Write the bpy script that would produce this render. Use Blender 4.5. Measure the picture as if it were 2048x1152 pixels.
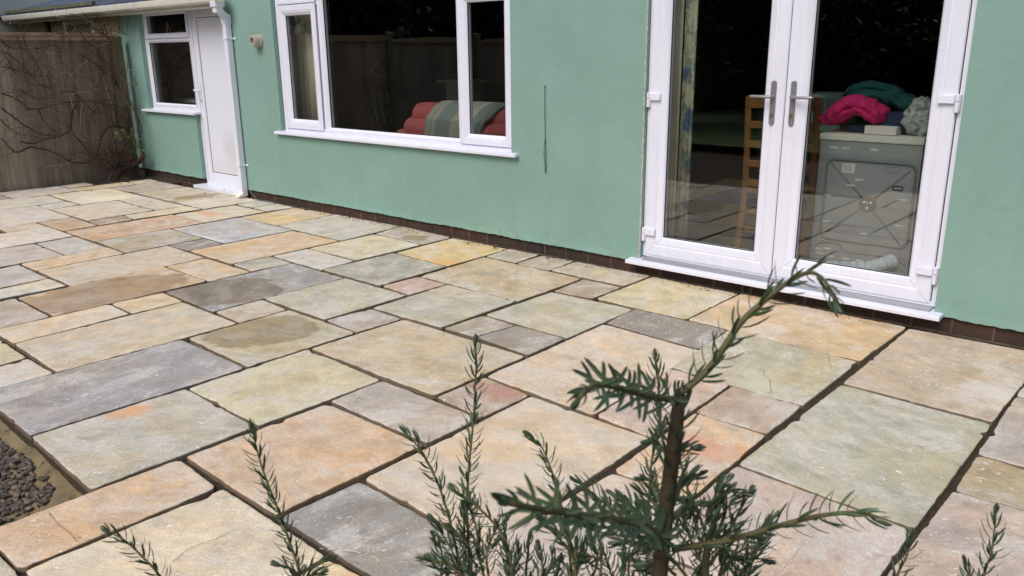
import bpy, bmesh, math, random
from mathutils import Vector, Matrix, noise as mnoise
for o in list(bpy.data.objects): bpy.data.objects.remove(o)
SC=bpy.context.scene; C=SC.collection
R=math.radians
# ---------------- camera
cam_d=bpy.data.cameras.new('camera'); cam=bpy.data.objects.new('camera',cam_d); C.objects.link(cam)
CR=Vector((0.74748427,0.66419222,-0.01076910)); CU=Vector((-0.17669549,0.21442913,0.96062420)); CF=Vector((-0.64034832,0.71614862,-0.27764217))
m=Matrix(((CR.x,CU.x,-CF.x,0),(CR.y,CU.y,-CF.y,0),(CR.z,CU.z,-CF.z,1.41),(0,0,0,1)))
cam.matrix_world=m
cam_d.sensor_width=36; cam_d.lens=1633.393/2048*36; cam_d.clip_start=.02; cam_d.clip_end=300
cam_d.dof.use_dof=True; cam_d.dof.focus_distance=3.2; cam_d.dof.aperture_fstop=15
SC.camera=cam
# ---------------- sky, sun, exposure
w=bpy.data.worlds.new('World'); SC.world=w; w.use_nodes=True
nt=w.node_tree; bg=nt.nodes['Background']
sky=nt.nodes.new('ShaderNodeTexSky'); sky.sky_type='NISHITA'; sky.sun_disc=False
SUN_EL,SUN_AZ=R(48),R(176)      # azimuth clockwise from +Y
sky.sun_elevation=SUN_EL; sky.sun_rotation=SUN_AZ; sky.air_density=1.0; sky.dust_density=4.0; sky.ozone_density=1.0
nt.links.new(sky.outputs[0],bg.inputs[0]); bg.inputs[1].default_value=.10
sd=bpy.data.lights.new('sun','SUN'); sd.energy=1.5; sd.angle=R(35); sd.color=(1,.985,.965)
so=bpy.data.objects.new('sun',sd); C.objects.link(so)
sv=Vector((math.sin(SUN_AZ)*math.cos(SUN_EL),math.cos(SUN_AZ)*math.cos(SUN_EL),math.sin(SUN_EL)))
so.rotation_euler=sv.to_track_quat('Z','Y').to_euler(); so.location=sv*20
SC.view_settings.view_transform='Standard'; SC.view_settings.look='None'; SC.view_settings.exposure=0.25; SC.view_settings.gamma=1
SC.render.engine='CYCLES'; SC.cycles.max_bounces=8; SC.cycles.transparent_max_bounces=16
rnd=random.Random(7)
# ---------------- helpers
def lin(c):
    return tuple(((v/255)/12.92 if v/255<=.04045 else ((v/255+.055)/1.055)**2.4) for v in c[:3])+(1,)
class MB:
    def __init__(s): s.v=[]; s.f=[]; s.uv=None
    def add(s,vs,fs):
        n=len(s.v); s.v+= [tuple(p) for p in vs]; s.f+=[tuple(i+n for i in f) for f in fs]; return s
    def box(s,x0,x1,y0,y1,z0,z1):
        return s.add([(x0,y0,z0),(x1,y0,z0),(x1,y1,z0),(x0,y1,z0),(x0,y0,z1),(x1,y0,z1),(x1,y1,z1),(x0,y1,z1)],
          [(0,3,2,1),(4,5,6,7),(0,1,5,4),(1,2,6,5),(2,3,7,6),(3,0,4,7)])
    def tube(s,pts,rad,n=8,cap=True,flat=1.0):
        pts=[Vector(p) for p in pts]; 
        if not isinstance(rad,(list,tuple)): rad=[rad]*len(pts)
        b=len(s.v); up=None
        for i,p in enumerate(pts):
            t=(pts[min(i+1,len(pts)-1)]-pts[max(i-1,0)]).normalized()
            if up is None: up=Vector((0,0,1)) if abs(t.z)<.9 else Vector((1,0,0))
            a=(up-t*up.dot(t)).normalized(); up=a; c=t.cross(a)
            for k in range(n):
                an=2*math.pi*k/n
                s.v.append(tuple(p+a*math.cos(an)*rad[i]*flat+c*math.sin(an)*rad[i]))
        for i in range(len(pts)-1):
            for k in range(n):
                k2=(k+1)%n; s.f.append((b+i*n+k,b+i*n+k2,b+(i+1)*n+k2,b+(i+1)*n+k))
        if cap:
            s.f.append(tuple(b+k for k in reversed(range(n)))); s.f.append(tuple(b+(len(pts)-1)*n+k for k in range(n)))
        return s
    def quad(s,a,b,c,d): return s.add([a,b,c,d],[(0,1,2,3)])
    def ring(s,x0,x1,z0,z1,prof):
        b=len(s.v); n=len(prof)
        for (i,y) in prof:
            s.v+=[(x0+i,y,z0+i),(x1-i,y,z0+i),(x1-i,y,z1-i),(x0+i,y,z1-i)]
        for j in range(n-1):
            for k in range(4):
                k2=(k+1)%4; s.f.append((b+j*4+k,b+j*4+k2,b+(j+1)*4+k2,b+(j+1)*4+k))
        return s
    def blob(s,c,r,seg=14,rings=9,nz=0,e=1.0,seed=0):
        b=len(s.v)
        def pw(v): return math.copysign(abs(v)**e,v)
        for i in range(rings+1):
            th=math.pi*i/rings
            for k in range(seg):
                ph=2*math.pi*k/seg
                d=Vector((pw(math.sin(th))*pw(math.cos(ph)),pw(math.sin(th))*pw(math.sin(ph)),pw(math.cos(th))))
                q=1+nz*mnoise.noise(d*2.3+Vector((seed,seed*1.7,0)))
                s.v.append((c[0]+d.x*r[0]*q,c[1]+d.y*r[1]*q,c[2]+d.z*r[2]*q))
        for i in range(rings):
            for k in range(seg):
                k2=(k+1)%seg; s.f.append((b+i*seg+k,b+(i+1)*seg+k,b+(i+1)*seg+k2,b+i*seg+k2))
        return s
    def build(s,name,mat,parent=None,smooth=False,bevel=0,solid=0,angle=35):
        me=bpy.data.meshes.new(name); me.from_pydata(s.v,[],s.f); me.update()
        if s.uv:
            ul=me.uv_layers.new(name='UVMap')
            for l in me.loops: ul.data[l.index].uv=s.uv[l.vertex_index]
        o=bpy.data.objects.new(name,me); C.objects.link(o)
        me.materials.append(mat)
        if smooth:
            me.polygons.foreach_set('use_smooth',[True]*len(me.polygons))
            if smooth=='auto': me.set_sharp_from_angle(angle=R(angle))
        if solid:
            q=o.modifiers.new('s','SOLIDIFY'); q.thickness=solid; q.offset=0
        if bevel:
            q=o.modifiers.new('b','BEVEL'); q.width=bevel; q.segments=2; q.limit_method='ANGLE'; q.angle_limit=R(40); q.harden_normals=False
        if parent: o.parent=parent; o.matrix_parent_inverse=parent.matrix_world.inverted()
        return o
def tag(o,label=None,cat=None,group=None,kind=None):
    if label: o['label']=label
    if cat: o['category']=cat
    if group: o['group']=group
    if kind: o['kind']=kind
    return o
def thing(name,loc,label,cat,group=None):
    o=bpy.data.objects.new(name,None); C.objects.link(o); o.location=loc; o.empty_display_size=.1
    o.matrix_world=Matrix.Translation(loc)
    return tag(o,label,cat,group)
def par(o,p):
    o.parent=p; o.matrix_parent_inverse=p.matrix_world.inverted(); return o
class N:
    """tiny node helper"""
    def __init__(s,name):
        s.m=bpy.data.materials.new(name); s.m.use_nodes=True; s.t=s.m.node_tree; s.b=s.t.nodes['Principled BSDF']; s.out=s.t.nodes['Material Output']
    def n(s,k,**kw):
        x=s.t.nodes.new(k)
        for a,v in kw.items():
            if a.startswith('i_'):
                key=a[2:]; key=int(key) if key.isdigit() else key.replace('_',' ')
                s.set(x.inputs[key],v)
            else: setattr(x,a,v)
        return x
    def set(s,inp,v):
        if isinstance(v,bpy.types.NodeSocket): s.t.links.new(v,inp)
        elif isinstance(v,bpy.types.Node): s.t.links.new(v.outputs[0],inp)
        else: inp.default_value=v
    def math(s,op,a,b=0,c=None,clamp=False):
        x=s.n('ShaderNodeMath',operation=op,use_clamp=clamp); s.set(x.inputs[0],a); s.set(x.inputs[1],b)
        if c is not None: s.set(x.inputs[2],c)
        return x.outputs[0]
    def vm(s,op,a,b=None):
        x=s.n('ShaderNodeVectorMath',operation=op); s.set(x.inputs[0],a)
        if b is not None:
            s.set(x.inputs[3] if op=='SCALE' else x.inputs[1],b)
        return x.outputs[1] if op in('LENGTH','DOT_PRODUCT') else x.outputs[0]
    def noise(s,vec,scale,detail=4,rough=.5,dist=0,out=0):
        x=s.n('ShaderNodeTexNoise'); s.set(x.inputs['Vector'],vec); x.inputs['Scale'].default_value=scale; x.inputs['Detail'].default_value=detail; x.inputs['Roughness'].default_value=rough; x.inputs['Distortion'].default_value=dist
        return x.outputs[out]
    def mix(s,f,a,b,blend='MIX'):
        x=s.n('ShaderNodeMix',data_type='RGBA',blend_type=blend); x.clamp_factor=True
        s.set(x.inputs[0],f); s.set(x.inputs[6],a); s.set(x.inputs[7],b); return x.outputs[2]
    def rng(s,v,a,b,c=0,d=1,sm=False):
        x=s.n('ShaderNodeMapRange'); x.clamp=True
        if sm: x.interpolation_type='SMOOTHSTEP'
        s.set(x.inputs[0],v); 
        for i,q in enumerate((a,b,c,d)): s.set(x.inputs[i+1],q)
        return x.outputs[0]
    def bump(s,h,strength=.3,dist=.01,prev=None):
        x=s.n('ShaderNodeBump'); s.set(x.inputs['Height'],h); x.inputs['Strength'].default_value=strength; x.inputs['Distance'].default_value=dist
        if prev is not None: s.set(x.inputs['Normal'],prev)
        return x.outputs[0]
    def co(s,out='Object'): return s.n('ShaderNodeTexCoord').outputs[out]
    def scale(s,v,x,y,z):
        q=s.n('ShaderNodeMapping'); s.set(q.inputs[0],v); q.inputs['Scale'].default_value=(x,y,z); return q.outputs[0]
    def fin(s,col,rough=.7,normal=None,**kw):
        s.set(s.b.inputs['Base Color'],col); s.set(s.b.inputs['Roughness'],rough)
        if normal is not None: s.set(s.b.inputs['Normal'],normal)
        for k,v in kw.items(): s.set(s.b.inputs[k.replace('_',' ')],v)
        return s.m
def plain(name,rgb,rough=.6,var=.1,scale=12,bump=0,bscale=60,**kw):
    n=N(name); c=n.co(); v=n.noise(c,scale,5,.6); f=n.rng(v,.3,.7,1-var,1+var)
    col=n.vm('SCALE',lin(rgb)[:3],f); nm=None
    if bump: nm=n.bump(n.noise(c,bscale,4),bump,.003)
    return n.fin(col,rough,nm,**kw)
# ---------------- materials
def mat_slab():
    n=N('sandstone'); oc=n.co(); oi=n.n('ShaderNodeObjectInfo'); rn=oi.outputs['Random']; col=oi.outputs['Color']
    off=n.n('ShaderNodeCombineXYZ'); n.set(off.inputs[0],n.math('MULTIPLY',rn,37.)); n.set(off.inputs[1],n.math('MULTIPLY',rn,91.)); n.set(off.inputs[2],n.math('MULTIPLY',rn,13.))
    vr=n.n('ShaderNodeVectorRotate',rotation_type='Z_AXIS'); n.set(vr.inputs['Vector'],oc); n.set(vr.inputs['Angle'],n.math('MULTIPLY',rn,3.0))
    p=n.vm('ADD',vr.outputs[0],off.outputs[0])
    stre=n.scale(p,1,1.6,1)
    big=n.noise(stre,2.6,8,.6,.7)
    warm=n.vm('MULTIPLY',col,(1.045,.99,.90)); cool=n.vm('MULTIPLY',col,(.975,1.0,1.04))
    f1=n.rng(big,.36,.64,0,1,True)
    c=n.mix(f1,cool,warm)
    mot=n.noise(p,9,7,.65,.3); c=n.vm('SCALE',c,n.rng(mot,.34,.66,.80,1.15))
    st=n.noise(n.scale(p,3.5,22,1),1.6,6,.65,.6); c=n.vm('SCALE',c,n.rng(st,.3,.7,.965,1.035)); blo=n.noise(p,19,6,.7,.6); c=n.mix(n.rng(blo,.54,.66,0,.5),c,n.vm('MULTIPLY',c,(.80,.75,.67)))
    # pale cloudy cement bloom
    bl=n.noise(stre,3.6,8,.72,.3); blf=n.math('MULTIPLY',n.rng(bl,.47,.62,0,.78,True),n.rng(n.noise(p,48,5,.75),.40,.60,.45,1))
    c=n.mix(blf,c,lin((222,214,206)))
    # ochre veins
    vn=n.noise(stre,3.1,6,.6,1.4); vv=n.math('ABSOLUTE',n.math('SUBTRACT',vn,.5)); vf=n.rng(vv,0,.035,.35,0)
    c=n.mix(n.math('MULTIPLY',vf,f1),c,n.vm('MULTIPLY',col,(1.06,.88,.68)))
    gr=n.noise(p,150,3,.7); c=n.vm('SCALE',c,n.rng(gr,.28,.72,.80,1.17))
    # white mortar smears
    s1=n.noise(p,4.2,3,.5); s2=n.noise(n.scale(p,1,1.5,1),46,4,.62,.9)
    sf=n.math('MULTIPLY',n.rng(s1,.44,.60,.0,1),n.rng(s2,.62,.65,0,1)); c=n.mix(n.math('MULTIPLY',sf,.95),c,lin((240,238,232)))
    # dark pits
    vo=n.n('ShaderNodeTexVoronoi'); n.set(vo.inputs['Vector'],p); vo.inputs['Scale'].default_value=7
    pf=n.math('MULTIPLY',n.rng(vo.outputs['Distance'],.02,.05,1,0),n.rng(n.noise(p,3,2),.5,.55,0,1)); c=n.mix(n.math('MULTIPLY',pf,.7),c,lin((96,84,70)))
    def ellipse(cn,rnm,soft0,soft1,namp):
        a=n.n('ShaderNodeAttribute',attribute_type='OBJECT',attribute_name=cn); b=n.n('ShaderNodeAttribute',attribute_type='OBJECT',attribute_name=rnm)
        sa=n.n('ShaderNodeSeparateXYZ'); n.set(sa.inputs[0],a.outputs['Vector']); sb=n.n('ShaderNodeSeparateXYZ'); n.set(sb.inputs[0],b.outputs['Vector'])
        ctr=n.n('ShaderNodeCombineXYZ'); n.set(ctr.inputs[0],sa.outputs[0]); n.set(ctr.inputs[1],sa.outputs[1])
        flat=n.vm('MULTIPLY',oc,(1,1,0))
        d=n.vm('SUBTRACT',flat,ctr.outputs[0]); ro=n.n('ShaderNodeVectorRotate',rotation_type='Z_AXIS',invert=True); n.set(ro.inputs['Vector'],d); n.set(ro.inputs['Angle'],sa.outputs[2])
        inv=n.n('ShaderNodeCombineXYZ'); n.set(inv.inputs[0],n.math('DIVIDE',1,n.math('MAXIMUM',sb.outputs[0],.001))); n.set(inv.inputs[1],n.math('DIVIDE',1,n.math('MAXIMUM',sb.outputs[1],.001)))
        e=n.vm('LENGTH',n.vm('MULTIPLY',ro.outputs[0],inv.outputs[0]))
        e=n.math('ADD',e,n.math('MULTIPLY',n.math('SUBTRACT',n.noise(p,4.5 if namp<.9 else 11,5,.6),.5),namp))
        return n.math('MULTIPLY',n.rng(e,soft0,soft1,1,0,True),sb.outputs[2])
    tf=ellipse('tint_c','tint_r',.25,1.2,2.3); tc=n.n('ShaderNodeAttribute',attribute_type='OBJECT',attribute_name='tint_col')
    c=n.mix(tf,c,tc.outputs['Color'])
    wf=ellipse('wet_c','wet_r',.93,1.03,.88)
    c=n.mix(wf,c,n.vm('MULTIPLY',c,(.68,.61,.52)))
    gz=n.n('ShaderNodeSeparateXYZ'); n.set(gz.inputs[0],n.n('ShaderNodeNewGeometry').outputs['True Normal']); sidef=n.rng(gz.outputs[2],.35,.75,.85,0); c=n.mix(sidef,c,lin((80,66,48)))
    rough=n.math('SUBTRACT',n.rng(mot,.3,.7,.62,.82),n.math('MULTIPLY',wf,.25))
    h=n.math('ADD',n.noise(stre,7,8,.66,.3),n.math('MULTIPLY',st,.22))
    lam=n.rng(n.noise(stre,2.1,5,.55,.4),.50,.515,0,1)
    h=n.math('ADD',h,n.math('MULTIPLY',lam,.12))
    nm=n.bump(h,.5,.012); nm=n.bump(n.noise(p,70,5,.7),.35,.0025,nm)
    return n.fin(c,rough,nm,Specular_IOR_Level=.3)
def mat_green():
    n=N('green_masonry_paint'); c=n.co(); a=n.noise(c,1.6,5,.6); b=n.noise(c,22,5,.6)
    base=n.mix(n.rng(a,.35,.65),lin((128,161,152)),lin((134,167,158)))
    base=n.vm('SCALE',base,n.rng(b,.3,.7,.975,1.025))
    z=n.n('ShaderNodeSeparateXYZ'); n.set(z.inputs[0],n.n('ShaderNodeNewGeometry').outputs['Position']); zz=z.outputs[2]
    drt=n.math('MULTIPLY',n.rng(n.math('ADD',zz,n.math('MULTIPLY',n.math('SUBTRACT',n.noise(c,5,5,.6),.5),.5)),.10,.40,1,0),.28)
    base=n.mix(drt,base,lin((132,176,162)))
    low=n.math('MULTIPLY',n.rng(zz,.08,.32,1,0),n.rng(n.noise(c,11,6,.75),.50,.70,0,.40)); base=n.mix(low,base,lin((104,112,90)))
    pt=n.rng(n.noise(n.scale(c,1,1,1.4),.9,6,.55,.8),.48,.56,0,.35,True); base=n.mix(pt,base,lin((126,157,147)))
    sp=n.rng(n.noise(c,38,2,.5),.735,.76,0,.6); base=n.mix(sp,base,lin((96,126,112)))
    run=n.rng(n.noise(n.scale(c,9,1,.7),1.3,5,.6),.47,.75,0,.13); base=n.mix(run,base,lin((112,140,126)))
    nm=n.bump(n.noise(c,3.2,4,.5,.2),.35,.012); nm=n.bump(n.noise(c,75,4,.65),.5,.0035,nm); nm=n.bump(n.noise(n.scale(c,.4,1,2.6),11,5,.6,.5),.10,.006,nm)
    return n.fin(base,.75,nm,Specular_IOR_Level=.25)
def mat_pvc(name='white_upvc',rgb=(226,228,242),rough=.32,dirt=.10):
    n=N(name); c=n.co(); v=n.noise(c,5,5,.65); d=n.rng(v,.52,.8,0,dirt); col=n.mix(d,lin(rgb),lin((170,165,150)))
    v2=n.noise(n.scale(c,30,30,2),1,4); col=n.vm('SCALE',col,n.rng(v2,.3,.7,.97,1.02))
    return n.fin(col,rough,n.bump(n.noise(c,9,2),.06,.004))
def mat_glass():
    n=N('window_glass'); n.t.nodes.remove(n.b)
    ge=n.n('ShaderNodeNewGeometry'); cs=n.math('ABSOLUTE',n.vm('DOT_PRODUCT',ge.outputs['Incoming'],ge.outputs['Normal']))
    f=n.math('ADD',n.math('MULTIPLY',n.math('POWER',n.math('SUBTRACT',1,cs),4),1.3),.125,clamp=True)
    tr=n.n('ShaderNodeBsdfTransparent'); tr.inputs[0].default_value=(.87,.89,.88,1)
    gl=n.n('ShaderNodeBsdfGlossy'); gl.inputs['Roughness'].default_value=.0
    c=n.co(); n.set(gl.inputs['Normal'],n.bump(n.noise(c,1.3,1),.03,.02))
    mx=n.n('ShaderNodeMixShader'); n.set(mx.inputs[0],f); n.set(mx.inputs[1],tr); n.set(mx.inputs[2],gl); n.set(n.out.inputs[0],mx)
    return n.m
def mat_brick():
    n=N('plinth_brick'); c=n.co(); s=n.n('ShaderNodeSeparateXYZ'); n.set(s.inputs[0],c); q=n.n('ShaderNodeCombineXYZ'); n.set(q.inputs[0],s.outputs[0]); n.set(q.inputs[1],n.math('ADD',s.outputs[2],.0925))
    b=n.n('ShaderNodeTexBrick'); n.set(b.inputs['Vector'],q.outputs[0]); b.inputs['Scale'].default_value=1; b.inputs['Brick Width'].default_value=.192; b.inputs['Row Height'].default_value=.09; b.inputs['Mortar Size'].default_value=.0055; b.inputs['Mortar Smooth'].default_value=.2; b.offset=.5; b.inputs['Bias'].default_value=0
    b.inputs['Color1'].default_value=lin((74,48,40)); b.inputs['Color2'].default_value=lin((44,40,39)); b.inputs['Mortar'].default_value=lin((104,92,78))
    col=n.vm('SCALE',b.outputs['Color'],n.rng(n.noise(c,9,6,.65),.3,.7,.55,1.3)); col=n.mix(n.rng(n.noise(c,7,5,.7),.42,.6,0,.75),col,lin((58,50,38)))
    h=n.math('SUBTRACT',n.math('MULTIPLY',n.noise(c,60,5,.7),.4),b.outputs['Fac'])
    return n.fin(col,.9,n.bump(h,.6,.006))
def mat_wood(name,rgb,rgb2,sc=(14,14,1.1),rough=.8,green=0):
    n=N(name); c=n.co(); oi=n.n('ShaderNodeObjectInfo'); p=n.vm('ADD',c,n.vm('SCALE',(7.,3.,5.),oi.outputs['Random'])); a=n.noise(n.scale(p,*sc),1.4,7,.65,.5); b=n.noise(p,1.3,5,.6,.4)
    col=n.mix(n.rng(a,.3,.7),lin(rgb),lin(rgb2)); col=n.vm('SCALE',col,n.rng(b,.3,.7,.75,1.25))
    col=n.vm('SCALE',col,n.rng(n.n('ShaderNodeNewGeometry').outputs['Random Per Island'],0,1,.78,1.2)); st=n.rng(n.noise(n.scale(p,5,5,.25),1.7,5,.7),.55,.72,0,.38); col=n.mix(st,col,lin((160,142,122)))
    if green: col=n.mix(n.rng(n.noise(p,4,5,.6),.45,.65,0,green),col,lin((92,98,66)))
    kn=n.rng(n.noise(n.scale(p,1,1,.6),16,1,.4),.76,.80,0,.7); col=n.mix(kn,col,lin((50,38,30)))
    return n.fin(col,rough,n.bump(a,.35,.004))
def mat_needle():
    n=N('yew_needle'); oi=n.n('ShaderNodeObjectInfo'); c=n.co(); v=n.noise(c,40,3)
    ri=n.n('ShaderNodeNewGeometry').outputs['Random Per Island']; col=n.mix(ri,lin((36,50,30)),lin((84,106,66))); col=n.mix(n.rng(n.noise(c,14,2),.42,.6,0,.55),col,lin((58,80,64))); col=n.mix(n.rng(ri,.93,.95,0,.7),col,lin((116,104,60))); col=n.vm('SCALE',col,n.rng(v,.3,.7,.8,1.2))
    bk=n.n('ShaderNodeNewGeometry').outputs['Backfacing']; col=n.mix(n.math('MULTIPLY',bk,.5),col,lin((84,106,82)))
    return n.fin(col,.38,None,Specular_IOR_Level=.55)
def mat_leaf(name,a,b,trans=.0):
    n=N(name); c=n.co(); v=n.noise(c,2.2,5,.6); g=n.n('ShaderNodeNewGeometry').outputs['Random Per Island']
    col=n.mix(g,lin(a),lin(b)); col=n.vm('SCALE',col,n.rng(v,.3,.7,.6,1.4)); return n.fin(col,.55)
M={}
M['slab']=mat_slab(); M['green']=mat_green(); M['pvc']=mat_pvc(); M['pvc_old']=mat_pvc('aged_white_plastic',(224,222,212),.45,.45); M['glass']=mat_glass(); M['brick']=mat_brick()
M['mortar']=plain('mortar_bed',(62,50,37),.95,.35,30,.8,90)
M['soil']=plain('dark_soil',(62,50,38),.95,.4,20,1,50)
def mat_sand():
    n=N('damp_sand'); c=n.co(); a=n.noise(c,6,6,.65); b=n.noise(c,70,4,.7); col=n.mix(n.rng(a,.35,.65),lin((100,88,64)),lin((140,125,94))); col=n.vm('SCALE',col,n.rng(b,.3,.7,.85,1.12))
    cr=n.rng(n.noise(n.scale(c,1.6,1,1),13,5,.6,.8),.62,.66,0,.7); col=n.mix(cr,col,lin((52,44,34)))
    return n.fin(col,.95,n.bump(n.math('ADD',a,n.math('MULTIPLY',b,.3)),.7,.012))
M['sand']=mat_sand()
def mat_gravel():
    n=N('grey_gravel'); c=n.co(); g=n.n('ShaderNodeNewGeometry').outputs['Random Per Island']; col=n.mix(g,lin((70,60,58)),lin((112,98,92))); col=n.mix(n.rng(g,.8,.85),col,lin((128,112,92))); col=n.vm('SCALE',col,n.rng(n.noise(c,60,5,.7),.3,.7,.75,1.2)); return n.fin(col,.85,n.bump(n.noise(c,120,4),.5,.002))
M['gravel']=mat_gravel()
M['fence']=mat_wood('weathered_fence_board',(106,94,82),(152,138,124)); M['rail']=mat_wood('fence_capping',(128,106,84),(158,134,108)); M['post']=mat_wood('mossy_post',(92,86,64),(118,108,84),green=.6)
M['vine_d']=mat_wood('vine_bark',(54,38,30),(84,62,50),(30,30,30)); M['vine_l']=mat_wood('dry_vine_stem',(128,108,86),(160,138,112),(30,30,30))
M['needle']=mat_needle(); M['ystem']=plain('yew_bark',(92,86,54),.7,.3,60,.4,200); M['ystem2']=plain('yew_trunk_bark',(62,52,34),.75,.4,40,.6,150)
M['leafd']=mat_leaf('evergreen_leaf',(20,30,14),(44,58,26)); M['leafl']=mat_leaf('bright_leaf',(96,150,48),(140,190,84)); M['trunk']=plain('tree_bark',(70,58,46),.9,.3)
M['dryleaf']=plain('dead_leaf',(122,66,36),.8,.3)
M['alu']=plain('aluminium_threshold',(176,178,184),.35,.05,Metallic=.6); M['steel']=plain('satin_steel',(150,150,152),.38,.06,Metallic=.55); M['dark']=plain('black_rubber',(18,18,18),.6,.05)
M['gasket']=plain('grey_gasket',(70,72,76),.6,.05)
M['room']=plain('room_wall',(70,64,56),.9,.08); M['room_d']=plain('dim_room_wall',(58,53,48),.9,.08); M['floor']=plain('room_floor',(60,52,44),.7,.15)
M['slate']=plain('blue_grey_roofing',(72,80,96),.5,.4,3,.5,8); M['felt']=plain('mossy_felt',(96,100,78),.9,.4,8)
M['cream']=plain('cream_render',(186,164,138),.9,.08,3,.3); M['grille']=plain('beige_vent_plastic',(176,168,156),.6,.06)
M['galv']=plain('galvanised_panel',(158,162,166),.45,.06,3,Metallic=.15); M['galvd']=plain('galvanised_shadowline',(118,125,124),.5,.05,Metallic=.1); M['slot']=plain('bright_louvre',(246,248,248),.4,.03)
M['pink']=plain('magenta_fleece',(206,40,110),.95,.12,25,.8,140); M['teal']=plain('teal_fleece',(24,80,78),.95,.15,25,.8,140); M['navy']=plain('navy_cloth',(40,50,84),.9,.3,30,.6,90)
M['card']=plain('white_card',(226,222,214),.7,.05); M['coral']=plain('coral_upholstery',(196,98,100),.9,.06,40,.4,160)
M['oak']=mat_wood('orange_oak',(122,78,38),(150,100,52),(12,12,2),.5); M['mint']=plain('mint_plastic',(150,178,166),.5,.04); M['rad']=plain('radiator_white',(190,196,186),.5,.04)
M['weld']=plain('weld_grey',(150,152,158),.6,.05); M['curt']=plain('beige_curtain',(240,232,210),.9,.06); M['red']=plain('dusty_red_fabric',(150,84,78),.9,.1)
M['hose']=plain('duct_hose',(206,216,224),.5,.05); M['bluebox']=plain('blue_plastic',(60,96,140),.5,.1); M['flower']=plain('pale_flower',(214,196,190),.8,.2); M['dkgreen']=plain('dull_green_vase',(88,92,50),.5,.1)
M['cable']=plain('green_wire',(48,74,62),.5,.1); M['gcable']=plain('grey_cable',(110,112,112),.6,.1)
def mat_floral():
    n=N('floral_curtain_fabric'); c=n.co('UV'); d=n.noise(c,3,4,.6,.5,1); p=n.vm('ADD',n.scale(c,1,4,1),n.vm('SCALE',d,.5))
    v=n.n('ShaderNodeTexVoronoi'); n.set(v.inputs['Vector'],p); v.inputs['Scale'].default_value=2.2
    w_=n.noise(p,5,4,.6,1.5); col=n.mix(n.rng(w_,.45,.55),lin((146,158,144)),lin((208,206,180)))
    col=n.mix(n.rng(v.outputs['Distance'],.22,.30,1,0),col,lin((112,136,160))); col=n.mix(n.rng(n.math('ABSOLUTE',n.math('SUBTRACT',v.outputs['Distance'],.16)),.0,.04,.8,0),col,lin((76,96,126)))
    return n.fin(col,.9)
M['floral']=mat_floral()
def mat_throw():
    n=N('striped_throw_fabric'); c=n.co('UV'); s=n.n('ShaderNodeSeparateXYZ'); n.set(s.inputs[0],c)
    rp=n.n('ShaderNodeValToRGB'); rp.color_ramp.interpolation='CONSTANT'; n.set(rp.inputs[0],s.outputs[0])
    st=[(0,(176,168,140)),(.10,(160,158,136)),(.13,(196,190,168)),(.15,(140,154,138)),(.165,(196,190,168)),(.18,(132,150,138)),(.44,(186,174,146)),(.62,(150,164,148)),(.64,(190,182,158)),(.70,(196,184,160)),(.74,(126,150,138)),(.90,(88,120,108)),(.93,(150,160,148)),(.96,(70,100,92))]
    e=rp.color_ramp.elements; e[0].position=0; e[0].color=lin(st[0][1]); e[1].position=.999; e[1].color=lin(st[-1][1])
    for p,cc in st[1:]: q=e.new(p); q.color=lin(cc)
    dk=n.rng(s.outputs[1],.60,.61,1,.72); col=n.mix(n.rng(s.outputs[1],.60,.61),rp.outputs[0],n.vm('MULTIPLY',rp.outputs[0],(.66,.80,.76)))
    hs_=n.n('ShaderNodeHueSaturation'); n.set(hs_.inputs['Color'],col); hs_.inputs['Saturation'].default_value=.55
    return n.fin(hs_.outputs[0],.95,n.bump(n.noise(c,90,3),.3,.002))
M['throw']=mat_throw()
def mat_door():
    n=N('back_door_panel'); c=n.co(); p=n.vm('SUBTRACT',c,(-8.05,4.56,.42)); e=n.vm('LENGTH',n.vm('MULTIPLY',p,(4.,0,3.2))); e=n.math('ADD',e,n.math('MULTIPLY',n.math('SUBTRACT',n.noise(c,6,5,.6),.5),1.3))
    col=n.mix(n.rng(e,.2,1.1,.30,0,True),lin((224,227,240)),lin((176,176,164)))
    z=n.n('ShaderNodeSeparateXYZ'); n.set(z.inputs[0],c); col=n.mix(n.rng(n.math('ADD',z.outputs[2],n.math('MULTIPLY',n.noise(c,8,4),.1)),.24,.42,.30,0),col,lin((196,190,160)))
    return n.fin(col,.35)
M['doorp']=mat_door()
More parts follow.
